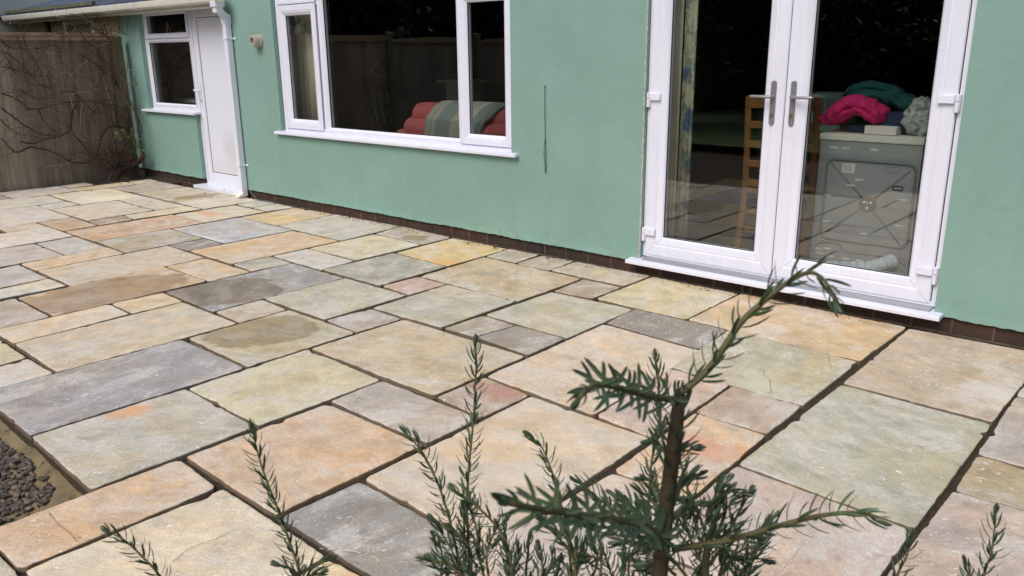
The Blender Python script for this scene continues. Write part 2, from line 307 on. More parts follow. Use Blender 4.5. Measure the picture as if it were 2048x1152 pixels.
#SLABS
MK_DARK=[[(-1.479,3.372),(-1.449,3.334),(-1.439,3.296),(-1.405,3.279),(-1.376,3.236),(-1.347,3.173),(-1.330,3.138),(-1.336,3.112)],[(-2.673,0.736),(-2.565,0.729),(-2.500,0.734),(-2.423,0.729)],[(-2.498,1.091),(-2.471,1.186),(-2.328,1.198)],[(-2.124,1.079),(-2.121,1.010),(-2.134,0.937),(-2.102,0.867)],[(-1.331,3.768),(-1.282,3.661),(-1.229,3.559)],[(-3.707,2.271),(-3.575,2.307)],[(-8.254,3.552),(-7.963,3.569),(-7.906,3.719)]]
MK_WHITE=[[(-3.691,1.164),(-3.764,1.191),(-3.815,1.208)],[(-3.860,1.264),(-3.783,1.235),(-3.671,1.196)],[(-3.883,1.260),(-3.865,1.284),(-3.804,1.295)],[(-3.673,1.706),(-3.619,1.698),(-3.659,1.735)],[(-3.806,1.852),(-3.708,1.821),(-3.623,1.783)],[(-3.404,1.495),(-3.385,1.525)],[(-1.646,1.334),(-1.689,1.313)],[(-1.836,1.187),(-1.760,1.239),(-1.699,1.265),(-1.653,1.264)],[(-1.846,1.253),(-1.822,1.246)],[(-0.869,3.425),(-0.822,3.386),(-0.766,3.321)],[(-0.883,3.335),(-0.870,3.385)],[(-1.010,3.126),(-1.016,3.097)],[(-1.611,2.069),(-1.566,2.074),(-1.504,2.067)],[(-0.959,1.958),(-0.893,2.049)],[(-0.764,1.968),(-0.771,2.120)],[(-1.015,2.569),(-0.972,2.596)],[(-0.570,2.948),(-0.545,2.868)],[(-2.097,1.375),(-2.162,1.341)],[(-2.469,1.785),(-2.385,1.769)],[(-4.543,2.816),(-4.442,2.806)],[(-3.890,4.224),(-3.805,4.216)],[(-3.806,3.663),(-3.754,3.705)],[(-2.566,2.433),(-2.487,2.436)],[(-2.651,2.652),(-2.633,2.721)],[(-4.118,3.407),(-4.129,3.482)],[(-3.249,4.844),(-3.142,4.794)]]

SLABS=[
 (-9.807,2.541,-9.974,2.845,-9.467,2.835,-9.396,2.424, 150,148,144),
 (-10.06,2.85,-10.017,3.476,-9.462,3.475,-9.464,2.838, 200,192,182),
 (-10.017,3.476,-10.042,3.779,-9.773,3.786,-9.736,3.484, 190,182,165),
 (-9.736,3.484,-9.715,4.108,-9.415,4.097,-9.462,3.475, 208,188,150),
 (-9.698,4.121,-9.7,4.402,-9.415,4.368,-9.419,4.093, 200,192,160),
 (-9.388,3.78,-9.429,4.379,-8.793,4.377,-8.813,3.81, 178,170,160),
 (-9.44,3.16,-9.388,3.78,-8.518,3.776,-8.538,3.146, 215,210,180),
 (-9.549,2.402,-9.442,3.159,-8.842,3.134,-8.905,2.377, 205,200,178),
 (-8.829,2.84,-8.842,3.134,-8.544,3.142,-8.518,2.836, 208,205,195),
 (-8.929,2.171,-8.829,2.84,-7.925,2.825,-7.919,2.06, 210,202,190),
 (-7.907,2.514,-7.925,2.825,-7.34,2.816,-7.315,2.514, 200,170,125),
 (-7.925,2.201,-7.907,2.514,-7.63,2.512,-7.632,2.188, 215,190,160),
 (-7.618,1.867,-7.625,2.512,-7.029,2.507,-7.017,1.773, 218,208,192),
 (-8.518,2.836,-8.506,3.479,-7.652,3.464,-7.618,2.832, 210,198,175),
 (-7.618,2.832,-7.628,3.159,-7.36,3.139,-7.337,2.818, 178,155,130),
 (-8.506,3.479,-8.527,3.769,-7.622,3.772,-7.652,3.464, 198,193,175),
 (-8.813,3.81,-8.793,4.377,-7.761,4.408,-7.9,3.789, 190,180,150),
 (-7.9,3.789,-7.761,4.408,-7.321,4.409,-7.333,3.788, 208,202,182),
 (-7.628,3.159,-7.622,3.772,-7.33,3.79,-7.366,3.138, 212,200,165),
 (-7.293,3.469,-7.311,4.103,-6.746,4.11,-6.707,3.463, 208,200,170),
 (-7.305,4.108,-7.327,4.409,-7.028,4.407,-7.022,4.116, 190,195,186),
 (-7.017,4.113,-7.026,4.406,-6.713,4.402,-6.741,4.107, 200,196,190),
 (-7.31,2.518,-7.296,3.467,-6.707,3.463,-6.709,2.522, 208,170,130),
 (-6.69,3.148,-6.682,3.787,-5.806,3.774,-5.811,3.143, 182,184,186),
 (-6.683,3.788,-6.713,4.402,-6.132,4.438,-6.086,3.793, 210,185,128),
 (-6.086,3.793,-6.132,4.438,-5.24,4.455,-5.173,3.774, 190,188,174),
 (-5.171,4.108,-5.24,4.455,-4.582,4.419,-4.575,4.095, 182,174,155),
 (-5.167,3.469,-5.171,4.108,-4.575,4.095,-4.576,3.465, 205,198,162),
 (-4.541,3.788,-4.575,4.424,-3.972,4.41,-3.948,3.758, 214,190,122),
 (-4.551,3.143,-4.547,3.783,-3.948,3.758,-3.928,3.14, 170,170,152),
 (-5.171,3.152,-5.162,3.469,-4.573,3.454,-4.549,3.136, 202,200,186),
 (-5.8,2.839,-5.802,3.771,-5.173,3.767,-5.168,2.831, 214,182,135),
 (-5.167,2.83,-5.167,3.143,-4.86,3.127,-4.882,2.817, 176,170,148),
 (-6.089,2.83,-6.109,3.136,-5.811,3.143,-5.799,2.838, 148,143,140),
 (-6.699,2.524,-6.69,3.148,-6.109,3.136,-6.089,2.503, 178,168,140),
 (-6.991,2.188,-7.018,2.505,-6.396,2.499,-6.381,2.178, 194,192,185),
 (-7.029,1.704,-6.999,2.188,-6.379,2.18,-6.37,1.7, 194,184,172),
 (-6.366,1.869,-6.409,2.506,-6.091,2.504,-6.064,1.871, 220,188,142),
 (-6.064,1.873,-6.086,2.828,-5.49,2.815,-5.467,1.873, 205,190,162),
 (-6.293,1.544,-6.364,1.865,-5.777,1.856,-5.774,1.54, 192,186,178),
 (-5.727,1.423,-5.774,1.856,-5.479,1.864,-5.494,1.414, 212,208,186),
 (-5.444,1.545,-5.49,2.497,-4.875,2.497,-4.868,1.547, 205,178,140),
 (-5.484,2.501,-5.482,2.811,-4.875,2.813,-4.874,2.497, 212,186,145),
 (-4.87,2.194,-4.864,3.131,-4.253,3.121,-4.258,2.18, 160,160,160),
 (-5.471,1.299,-5.444,1.545,-4.872,1.541,-4.861,1.256, 190,178,165),
 (-4.872,1.231,-4.868,1.865,-4.571,1.86,-4.546,1.238, 222,200,162),
 (-4.868,1.866,-4.86,2.189,-4.574,2.176,-4.572,1.861, 214,194,155),
 (-4.546,1.238,-4.569,2.17,-3.949,2.168,-3.946,1.227, 205,192,166),
 (-4.88,0.945,-4.927,1.226,-4.271,1.219,-4.249,0.964, 206,198,158),
 (-4.226,0.899,-4.262,1.217,-3.948,1.226,-3.949,0.917, 208,198,184),
 (-3.947,0.912,-3.945,1.839,-3.321,1.842,-3.321,0.899, 166,163,164),
 (-3.928,1.857,-3.946,2.486,-3.325,2.49,-3.321,1.842, 192,182,145),
 (-4.244,2.185,-4.249,2.505,-3.949,2.485,-3.949,2.168, 196,178,152),
 (-4.25,2.505,-4.25,3.118,-3.632,3.119,-3.629,2.502, 188,186,166),
 (-3.926,3.142,-3.908,3.452,-3.624,3.44,-3.632,3.119, 198,162,142),
 (-3.629,2.502,-3.61,2.805,-3.313,2.802,-3.325,2.484, 182,168,160),
 (-3.606,2.809,-3.621,3.437,-3.036,3.447,-3.032,2.82, 184,181,158),
 (-3.908,3.451,-3.94,4.11,-3.044,4.092,-3.037,3.448, 192,174,136),
 (-3.943,4.12,-3.971,4.409,-3.664,4.415,-3.647,4.113, 180,172,150),
 (-3.644,4.115,-3.655,4.41,-3.358,4.431,-3.338,4.104, 176,168,150),
 (-3.34,4.112,-3.353,4.424,-2.735,4.423,-2.736,4.095, 190,178,152),
 (-3.014,3.739,-3.042,4.094,-2.736,4.089,-2.73,3.769, 172,160,142),
 (-3.017,3.134,-3.017,3.738,-2.428,3.763,-2.417,3.119, 188,185,160),
 (-2.723,3.774,-2.732,4.425,-2.115,4.422,-2.103,3.773, 202,192,148),
 (-2.416,3.44,-2.43,3.763,-1.851,3.766,-1.804,3.407, 150,145,138),
 (-2.101,3.774,-2.107,4.419,-1.159,4.41,-1.17,3.75, 204,178,130),
 (-1.805,3.107,-1.851,3.766,-1.172,3.746,-1.171,3.097, 188,181,145),
 (-2.392,2.483,-2.417,3.439,-1.804,3.407,-1.766,2.461, 214,194,165),
 (-3.315,2.181,-3.311,2.804,-2.411,2.797,-2.401,2.175, 200,183,148),
 (-3.03,2.822,-3.017,3.135,-2.755,3.114,-2.796,2.834, 168,162,148),
 (-2.796,2.834,-2.752,3.114,-2.417,3.118,-2.412,2.804, 160,153,142),
 (-2.397,2.174,-2.392,2.482,-2.094,2.461,-2.099,2.154, 188,168,150),
 (-2.704,1.852,-2.715,2.155,-2.099,2.154,-2.098,1.855, 186,173,158),
 (-3.308,1.533,-3.316,2.177,-2.712,2.153,-2.72,1.527, 206,197,155),
 (-3.318,0.899,-3.304,1.531,-2.72,1.525,-2.717,0.883, 190,186,168),
 (-2.713,0.555,-2.709,1.197,-2.405,1.186,-2.409,0.562, 218,184,142),
 (-2.703,1.209,-2.695,1.84,-2.099,1.851,-2.1,1.204, 216,182,140),
 (-2.078,1.531,-2.091,2.456,-1.484,2.445,-1.466,1.512, 214,196,168),
 (-2.09,1.205,-2.076,1.523,-1.465,1.51,-1.482,1.203, 156,153,150),
 (-2.397,0.566,-2.388,1.194,-1.79,1.188,-1.802,0.588, 220,206,176),
 (-1.782,0.85,-1.78,1.186,-1.481,1.202,-1.478,0.873, 226,206,158),
 (-2.614,0.213,-2.709,0.551,-1.799,0.584,-1.828,0.239, 195,190,172),
 (-1.452,2.139,-1.477,2.755,-1.167,2.75,-1.151,2.151, 218,186,146),
 (-1.479,2.757,-1.493,3.107,-1.17,3.095,-1.167,2.753, 190,168,148),
 (-1.763,2.46,-1.8,3.103,-1.496,3.108,-1.483,2.446, 206,182,165),
 (-1.145,2.467,-1.138,3.425,-0.543,3.403,-0.546,2.439, 180,181,158),
 (-1.138,3.433,-1.15,4.403,-0.531,4.416,-0.544,3.42, 192,174,147),
 (-0.527,3.097,-0.535,3.761,-0.189,3.721,-0.215,3.092, 184,174,166),
 (-0.536,3.767,-0.527,4.412,-0.153,4.387,-0.19,3.732, 180,177,160),
 (-0.52,2.763,-0.527,3.092,-0.215,3.088,-0.222,2.773, 180,166,130),
 (-0.545,1.703,-0.521,2.758,-0.222,2.773,-0.226,1.775, 188,171,162),
 (-1.139,1.82,-1.144,2.458,-0.546,2.434,-0.547,1.854, 198,178,166),
 (-1.469,1.784,-1.449,2.136,-1.153,2.15,-1.143,1.82, 206,190,175),
 (-1.48,1.262,-1.466,1.78,-0.906,1.83,-0.916,1.36, 204,188,176),
]

VINE=[
 ("d",22,[(-10.03, 4.099, -0.025), (-10.03, 4.138, 0.059), (-10.03, 4.224, 0.111), (-10.03, 4.335, 0.144), (-9.965, 4.4, 0.178), (-9.819, 4.4, 0.25), (-9.831, 4.4, 0.302)]),
 ("d",16,[(-10.03, 4.082, -0.023), (-10.03, 4.114, 0.079), (-10.03, 4.172, 0.117), (-10.03, 4.262, 0.134)]),
 ("d",12,[(-10.03, 4.349, 0.053), (-10.079, 4.4, 0.258), (-10.113, 4.4, 0.469), (-10.03, 4.358, 0.686), (-10.099, 4.4, 0.888), (-10.12, 4.4, 1.008)]),
 ("d",8,[(-10.12, 4.4, 1.008), (-10.03, 4.269, 1.15), (-10.03, 4.267, 1.432), (-10.03, 4.279, 1.628)]),
 ("d",9,[(-10.03, 4.102, -0.007), (-10.03, 4.199, 0.246), (-10.03, 4.354, 0.53), (-10.03, 4.242, 0.607), (-10.03, 4.132, 0.615), (-10.03, 4.044, 0.537), (-10.03, 3.969, 0.372), (-10.03, 3.886, 0.26), (-10.03, 3.782, 0.228), (-10.03, 3.656, 0.258), (-10.03, 3.542, 0.345), (-10.03, 3.442, 0.404), (-10.03, 3.253, 0.462)]),
 ("d",6,[(-10.03, 3.253, 0.462), (-10.03, 3.098, 0.42), (-10.03, 3.037, 0.489), (-10.03, 2.982, 0.589)]),
 ("d",6,[(-10.03, 3.267, 0.868), (-10.03, 3.393, 0.869), (-10.03, 3.536, 0.901), (-10.03, 3.71, 0.925), (-10.03, 3.854, 0.926), (-10.03, 4.015, 0.909), (-10.03, 4.173, 0.842), (-10.03, 4.264, 0.761), (-10.03, 4.333, 0.636)]),
 ("d",6,[(-10.03, 3.058, 1.049), (-10.03, 3.138, 1.015), (-10.03, 3.216, 0.965), (-10.03, 3.305, 0.874)]),
 ("d",9,[(-10.03, 3.8, 0.887), (-10.03, 3.733, 0.76), (-10.03, 3.697, 0.63), (-10.03, 3.575, 0.557), (-10.03, 3.417, 0.537), (-10.03, 3.289, 0.499), (-10.03, 3.16, 0.526)]),
 ("d",6,[(-10.03, 3.697, 0.63), (-10.03, 3.759, 0.509), (-10.03, 3.868, 0.364), (-10.03, 3.938, 0.272), (-10.03, 4.092, 0.047)]),
 ("d",5,[(-10.03, 3.033, 0.897), (-10.03, 3.131, 0.798), (-10.03, 3.258, 0.678), (-10.03, 3.394, 0.588), (-10.03, 3.575, 0.557)]),
 ("d",4,[(-10.03, 3.151, 1.607), (-10.03, 3.195, 1.532), (-10.03, 3.347, 1.501), (-10.03, 3.509, 1.501), (-10.03, 3.636, 1.539), (-10.03, 3.752, 1.5)]),
 ("d",4,[(-10.03, 3.372, 1.653), (-10.03, 3.393, 1.516), (-10.03, 3.457, 1.362)]),
 ("l",4,[(-10.03, 3.457, 1.362), (-10.03, 3.568, 1.203), (-10.03, 3.657, 1.088), (-10.03, 3.749, 0.971)]),
 ("d",4,[(-10.03, 3.128, 1.472), (-10.03, 3.208, 1.442), (-10.03, 3.27, 1.38), (-10.03, 3.378, 1.239), (-10.03, 3.477, 1.111), (-10.03, 3.548, 1.076)]),
 ("l",3,[(-10.03, 3.178, 1.26), (-10.03, 3.283, 1.195), (-10.03, 3.379, 1.153), (-10.03, 3.542, 1.14), (-10.03, 3.732, 1.166)]),
 ("l",3,[(-10.03, 3.533, 1.462), (-10.03, 3.683, 1.453), (-10.03, 3.801, 1.412), (-10.03, 3.93, 1.322)]),
 ("l",4,[(-10.03, 3.698, 1.247), (-10.03, 3.836, 1.227), (-10.03, 3.996, 1.223), (-10.03, 4.115, 1.245), (-10.03, 4.229, 1.226), (-10.03, 4.356, 1.164), (-9.838, 4.4, 1.098), (-9.689, 4.4, 1.092)]),
 ("l",4,[(-10.03, 4.158, 1.203), (-10.03, 4.164, 1.07), (-10.03, 4.188, 0.884), (-10.03, 4.203, 0.696), (-10.03, 4.182, 0.491), (-10.03, 4.149, 0.321), (-10.03, 4.139, 0.129)]),
 ("l",3,[(-10.03, 3.78, 0.757), (-10.03, 3.848, 0.669), (-10.03, 3.961, 0.543), (-10.03, 4.063, 0.432), (-10.03, 4.132, 0.322)]),
 ("l",3,[(-10.03, 3.67, 0.558), (-10.03, 3.822, 0.495), (-10.03, 4.046, 0.434), (-10.03, 4.244, 0.373), (-10.03, 4.357, 0.301)]),
 ("l",4,[(-10.03, 3.794, 0.472), (-10.03, 3.854, 0.383), (-10.03, 3.915, 0.292)]),
 ("l",4,[(-10.03, 4.302, 0.165), (-10.03, 4.355, 0.284), (-9.958, 4.4, 0.46)]),
 ("d",6,[(-10.1, 4.4, 1.008), (-9.985, 4.4, 0.874), (-9.871, 4.4, 0.741), (-9.792, 4.4, 0.625), (-9.76, 4.4, 0.541)]),
 ("d",3,[(-10.032, 4.4, 0.976), (-9.868, 4.4, 0.878), (-9.827, 4.4, 0.76), (-9.848, 4.4, 0.691)]),
 ("l",5,[(-10.03, 3.657, 0.781), (-10.03, 3.701, 0.86), (-10.03, 3.743, 0.931)]),
 ("d",4,[(-10.03, 3.942, 1.713), (-10.03, 3.99, 1.611), (-10.03, 4.075, 1.531), (-10.03, 4.174, 1.424)]),
 ("d",4,[(-10.03, 4.014, 1.77), (-10.03, 4.131, 1.692), (-10.03, 4.223, 1.644), (-10.03, 4.304, 1.514), (-10.03, 4.34, 1.406)]),
 ("d",5,[(-10.03, 4.242, 1.773), (-10.03, 4.255, 1.693), (-10.03, 4.272, 1.579)]),
 ("d",4,[(-10.03, 4.208, 1.765), (-10.03, 4.213, 1.692), (-10.03, 4.225, 1.66)]),
 ("d",3,[(-10.03, 4.28, 1.693), (-10.073, 4.4, 1.695), (-9.927, 4.4, 1.668), (-9.745, 4.4, 1.639)]),
 ("d",3,[(-9.947, 4.4, 1.725), (-9.886, 4.4, 1.675)]),
 ("l",4,[(-10.03, 3.793, 1.766), (-10.03, 3.808, 1.657), (-10.03, 3.801, 1.563)]),
 ("d",3,[(-10.03, 3.824, 1.767), (-10.03, 3.911, 1.721), (-10.03, 3.809, 1.563), (-10.03, 3.774, 1.436)]),
 ("d",3,[(-10.03, 3.103, 1.322), (-10.03, 3.226, 1.289), (-10.03, 3.378, 1.239), (-10.03, 3.522, 1.204)]),
 ("d",3,[(-10.03, 3.46, 1.284), (-10.03, 3.479, 1.408), (-10.03, 3.619, 1.531), (-10.03, 3.785, 1.61)]),
 ("d",3,[(-10.03, 3.299, 1.562), (-10.03, 3.381, 1.44), (-10.03, 3.467, 1.331)]),
 ("l",3,[(-10.03, 3.889, 0.833), (-10.03, 3.925, 0.748), (-10.03, 3.981, 0.677), (-10.03, 4.04, 0.622)]),
 ("d",4,[(-10.03, 3.902, 1.451), (-10.03, 4.019, 1.377), (-10.03, 4.137, 1.286), (-10.03, 4.161, 1.219)]),
 ("l",3,[(-10.03, 3.368, 0.23), (-10.03, 3.575, 0.25), (-10.03, 3.758, 0.29)]),
 ("d",7,[(-10.03, 3.697, 1.039), (-10.03, 3.804, 1.018), (-10.03, 3.858, 0.95), (-10.03, 3.94, 0.847), (-10.03, 3.996, 0.777)]),
 ("l",3,[(-10.03, 4.261, 1.563), (-10.03, 4.105, 1.514), (-10.03, 3.968, 1.467)]),
 ("d",4,[(-10.03, 3.395, 0.877), (-10.03, 3.42, 0.747), (-10.03, 3.495, 0.645), (-10.03, 3.561, 0.566)]),
 ("l",3,[(-10.03, 3.292, 0.977), (-10.03, 3.451, 0.945), (-10.03, 3.639, 0.968), (-10.03, 3.794, 0.953)]),
 ("d",8,[(-10.03, 4.267, 1.432), (-10.03, 4.255, 1.233), (-10.03, 4.261, 1.1), (-10.03, 4.248, 0.83), (-10.03, 4.242, 0.607)]),
 ("d",3,[(-10.03, 3.234, 1.073), (-10.03, 3.341, 1.006), (-10.03, 3.475, 0.904), (-10.03, 3.657, 0.781)]),
 ("d",3,[(-10.03, 3.154, 1.457), (-10.03, 3.193, 1.351), (-10.03, 3.245, 1.227), (-10.03, 3.39, 1.13), (-10.03, 3.627, 1.089)]),
 ("d",3,[(-10.03, 3.3, 1.653), (-10.03, 3.323, 1.44), (-10.03, 3.32, 1.241), (-10.03, 3.348, 1.053)]),
 ("d",3,[(-10.03, 3.792, 1.657), (-10.03, 3.712, 1.437), (-10.03, 3.765, 1.277), (-10.03, 3.72, 1.086)]),
 ("d",3,[(-10.03, 4.087, 1.611), (-10.03, 3.963, 1.435), (-10.03, 3.836, 1.227), (-10.03, 3.782, 1.084)]),
 ("d",4,[(-10.03, 3.933, 0.797), (-10.03, 4.063, 0.781), (-10.03, 4.152, 0.699), (-10.03, 4.223, 0.592)]),
 ("d",3,[(-10.03, 3.012, 0.774), (-10.03, 3.082, 0.675), (-10.03, 3.187, 0.604), (-10.03, 3.359, 0.558)]),
 ("l",3,[(-10.035, 4.4, 1.213), (-9.768, 4.4, 1.265)]),
 ("d",3,[(-10.03, 4.152, 0.459), (-10.03, 4.186, 0.335), (-10.03, 4.195, 0.159), (-10.03, 4.156, 0.004)]),
 ("d",3,[(-10.03, 4.026, 0.298), (-10.03, 4.078, 0.189), (-10.03, 4.112, 0.062)]),
 ("l",3,[(-9.979, 4.4, 0.581), (-10.014, 4.4, 0.404), (-10.111, 4.4, 0.22), (-10.03, 4.354, 0.088)]),
 ("d",4,[(-10.07, 4.4, 0.854), (-10.03, 4.35, 0.755), (-10.03, 4.344, 0.583), (-10.089, 4.4, 0.417), (-10.111, 4.4, 0.22)]),
]

YEW=[
  [(-0.298, 0.509, 0.818, 8), (-0.31, 0.532, 0.977, 7), (-0.31, 0.539, 1.048, 6.5), (-0.308, 0.544, 1.111, 6), (-0.306, 0.544, 1.142, 5)] ,
  [(-0.306, 0.545, 1.144, 3.6), (-0.292, 0.565, 1.163, 3.2), (-0.278, 0.584, 1.198, 2.8), (-0.264, 0.597, 1.218, 2.4), (-0.247, 0.606, 1.236, 2.0), (-0.233, 0.607, 1.244, 1.8), (-0.22, 0.603, 1.24, 1.5), (-0.209, 0.595, 1.229, 1.2)] ,
  [(-0.306, 0.543, 1.138, 3.2), (-0.304, 0.496, 1.158, 2.8), (-0.296, 0.443, 1.184, 2.4), (-0.288, 0.402, 1.202, 2.0), (-0.283, 0.379, 1.202, 1.6)] ,
  [(-0.307, 0.534, 1.01, 3.6), (-0.29, 0.472, 1.064, 3.2), (-0.281, 0.4, 1.108, 2.8), (-0.271, 0.339, 1.145, 2.3), (-0.268, 0.296, 1.171, 1.6)] ,
  [(-0.306, 0.545, 0.999, 3.5), (-0.277, 0.584, 1.0, 3.0), (-0.244, 0.619, 1.012, 2.6), (-0.219, 0.644, 1.02, 2.2), (-0.196, 0.666, 1.022, 1.7), (-0.181, 0.677, 1.016, 1.2)] ,
  [(-0.294, 0.595, 0.813, 5), (-0.309, 0.614, 0.933, 4.5), (-0.312, 0.623, 0.964, 4), (-0.311, 0.633, 0.989, 3), (-0.312, 0.64, 1.009, 1.5)] ,
  [(-0.745, 0.459, 0.709, 2.6), (-0.773, 0.468, 0.799, 2.3), (-0.786, 0.469, 0.829, 2.2), (-0.806, 0.468, 0.873, 2), (-0.822, 0.466, 0.907, 1.8), (-0.836, 0.466, 0.938, 1.5), (-0.848, 0.468, 0.971, 1.1)] ,
  [(-0.879, 0.373, 0.727, 2.6), (-0.918, 0.361, 0.786, 2.2), (-0.939, 0.352, 0.809, 2), (-0.957, 0.343, 0.827, 1.7), (-0.976, 0.331, 0.84, 1.2)] ,
  [(-0.6, 0.587, 0.707, 2.8), (-0.619, 0.608, 0.803, 2.4), (-0.633, 0.621, 0.871, 2.2), (-0.641, 0.634, 0.922, 2), (-0.647, 0.649, 0.972, 1.7), (-0.656, 0.666, 1.038, 1.4), (-0.661, 0.672, 1.067, 1.0)] ,
  [(-0.606, 0.587, 0.79, 2.3), (-0.626, 0.591, 0.849, 2.2), (-0.64, 0.593, 0.885, 2), (-0.653, 0.592, 0.915, 1.8), (-0.672, 0.588, 0.949, 1.6), (-0.685, 0.583, 0.964, 1.3), (-0.692, 0.58, 0.972, 1)] ,
  [(-0.52, 0.686, 0.776, 2.3), (-0.536, 0.697, 0.842, 2.1), (-0.547, 0.699, 0.873, 1.9), (-0.557, 0.7, 0.9, 1.7), (-0.566, 0.7, 0.921, 1.5), (-0.579, 0.699, 0.944, 1.2), (-0.591, 0.692, 0.957, 1)] ,
  [(-0.515, 0.575, 0.84, 2.6), (-0.533, 0.58, 0.894, 2.2), (-0.559, 0.569, 0.926, 1.9), (-0.583, 0.556, 0.946, 1.2)] ,
  [(-0.402, 0.662, 0.802, 2.6), (-0.413, 0.68, 0.877, 2.4), (-0.427, 0.704, 0.968, 2.1), (-0.427, 0.717, 1.003, 1.8), (-0.43, 0.725, 1.029, 1.5), (-0.437, 0.729, 1.056, 1.3), (-0.444, 0.733, 1.083, 1)] ,
  [(-0.356, 0.69, 0.914, 2.3), (-0.372, 0.693, 0.958, 2), (-0.384, 0.694, 0.99, 1.6), (-0.393, 0.696, 1.016, 1.2)] ,
  [(-0.213, 0.886, 0.765, 2.4), (-0.214, 0.906, 0.82, 2), (-0.21, 0.918, 0.841, 1.7), (-0.211, 0.925, 0.862, 1.1)] ,
  [(-0.136, 0.954, 0.764, 2.4), (-0.139, 0.974, 0.821, 2), (-0.137, 0.984, 0.843, 1.7), (-0.139, 0.992, 0.867, 1.4), (-0.141, 0.998, 0.888, 1)] ,
  [(-0.142, 0.972, 0.75, 2), (-0.153, 0.98, 0.796, 1.6), (-0.16, 0.982, 0.819, 1)] ,
  [(-0.319, 0.711, 0.809, 2.2), (-0.319, 0.733, 0.865, 1.8), (-0.316, 0.746, 0.893, 1.5), (-0.316, 0.751, 0.906, 1.3), (-0.31, 0.763, 0.923, 1)] ,
  [(-0.325, 0.646, 0.944, 2.4), (-0.312, 0.662, 0.956, 2), (-0.307, 0.674, 0.976, 1.6), (-0.303, 0.683, 0.99, 1.1)] ,
  [(-0.484, 0.732, 0.739, 1.8), (-0.497, 0.736, 0.781, 1.5), (-0.512, 0.735, 0.815, 1)] ,
  [(-0.434, 0.578, 0.804, 3), (-0.447, 0.595, 0.88, 2.6), (-0.452, 0.602, 0.908, 1.6)] ,
  [(-0.526, 0.608, 0.769, 2.4), (-0.538, 0.621, 0.831, 2), (-0.541, 0.631, 0.864, 1.2)] ,
  [(-0.536, 0.599, 0.77, 2), (-0.551, 0.607, 0.825, 1.8), (-0.563, 0.611, 0.862, 1.1)] ,
  [(-0.575, 0.552, 0.811, 2), (-0.586, 0.557, 0.849, 1.7), (-0.599, 0.555, 0.874, 1.4), (-0.615, 0.55, 0.896, 1)] ,
  [(-0.548, 0.546, 0.841, 2), (-0.568, 0.537, 0.862, 1.6), (-0.588, 0.523, 0.874, 1)] ,
  [(-0.338, 0.593, 0.91, 2), (-0.352, 0.589, 0.931, 1.6), (-0.371, 0.577, 0.944, 1)] ,
  [(-0.449, 0.642, 0.861, 2), (-0.479, 0.625, 0.884, 1.7), (-0.509, 0.61, 0.916, 1)] ,
  [(-0.384, 0.601, 0.964, 2), (-0.409, 0.587, 0.986, 1.6), (-0.429, 0.576, 1.003, 1)] ,
  [(-0.334, 0.545, 0.993, 2.4), (-0.339, 0.521, 1.015, 2), (-0.35, 0.489, 1.031, 1.2)] ,
  [(-0.306, 0.643, 0.892, 2.2), (-0.291, 0.671, 0.929, 1.8), (-0.285, 0.687, 0.957, 1.0)] ,
  [(-0.295, 0.692, 0.851, 2), (-0.315, 0.692, 0.896, 1.6), (-0.324, 0.69, 0.913, 1)] ,
  [(-0.584, 0.599, 0.808, 2.2), (-0.592, 0.6, 0.831, 2), (-0.602, 0.605, 0.865, 1.6), (-0.614, 0.608, 0.899, 1)] ,
  [(-0.304, 0.591, 0.97, 2.4), (-0.305, 0.6, 0.996, 2.0), (-0.304, 0.609, 1.018, 1.5), (-0.302, 0.629, 1.028, 1)] ,
  [(-0.306, 0.539, 1.021, 2.4), (-0.324, 0.543, 1.036, 2), (-0.334, 0.538, 1.046, 1.2)] ,
  [(-0.492, 0.591, 0.83, 2), (-0.496, 0.6, 0.861, 1.6), (-0.503, 0.602, 0.882, 1)] ,
]

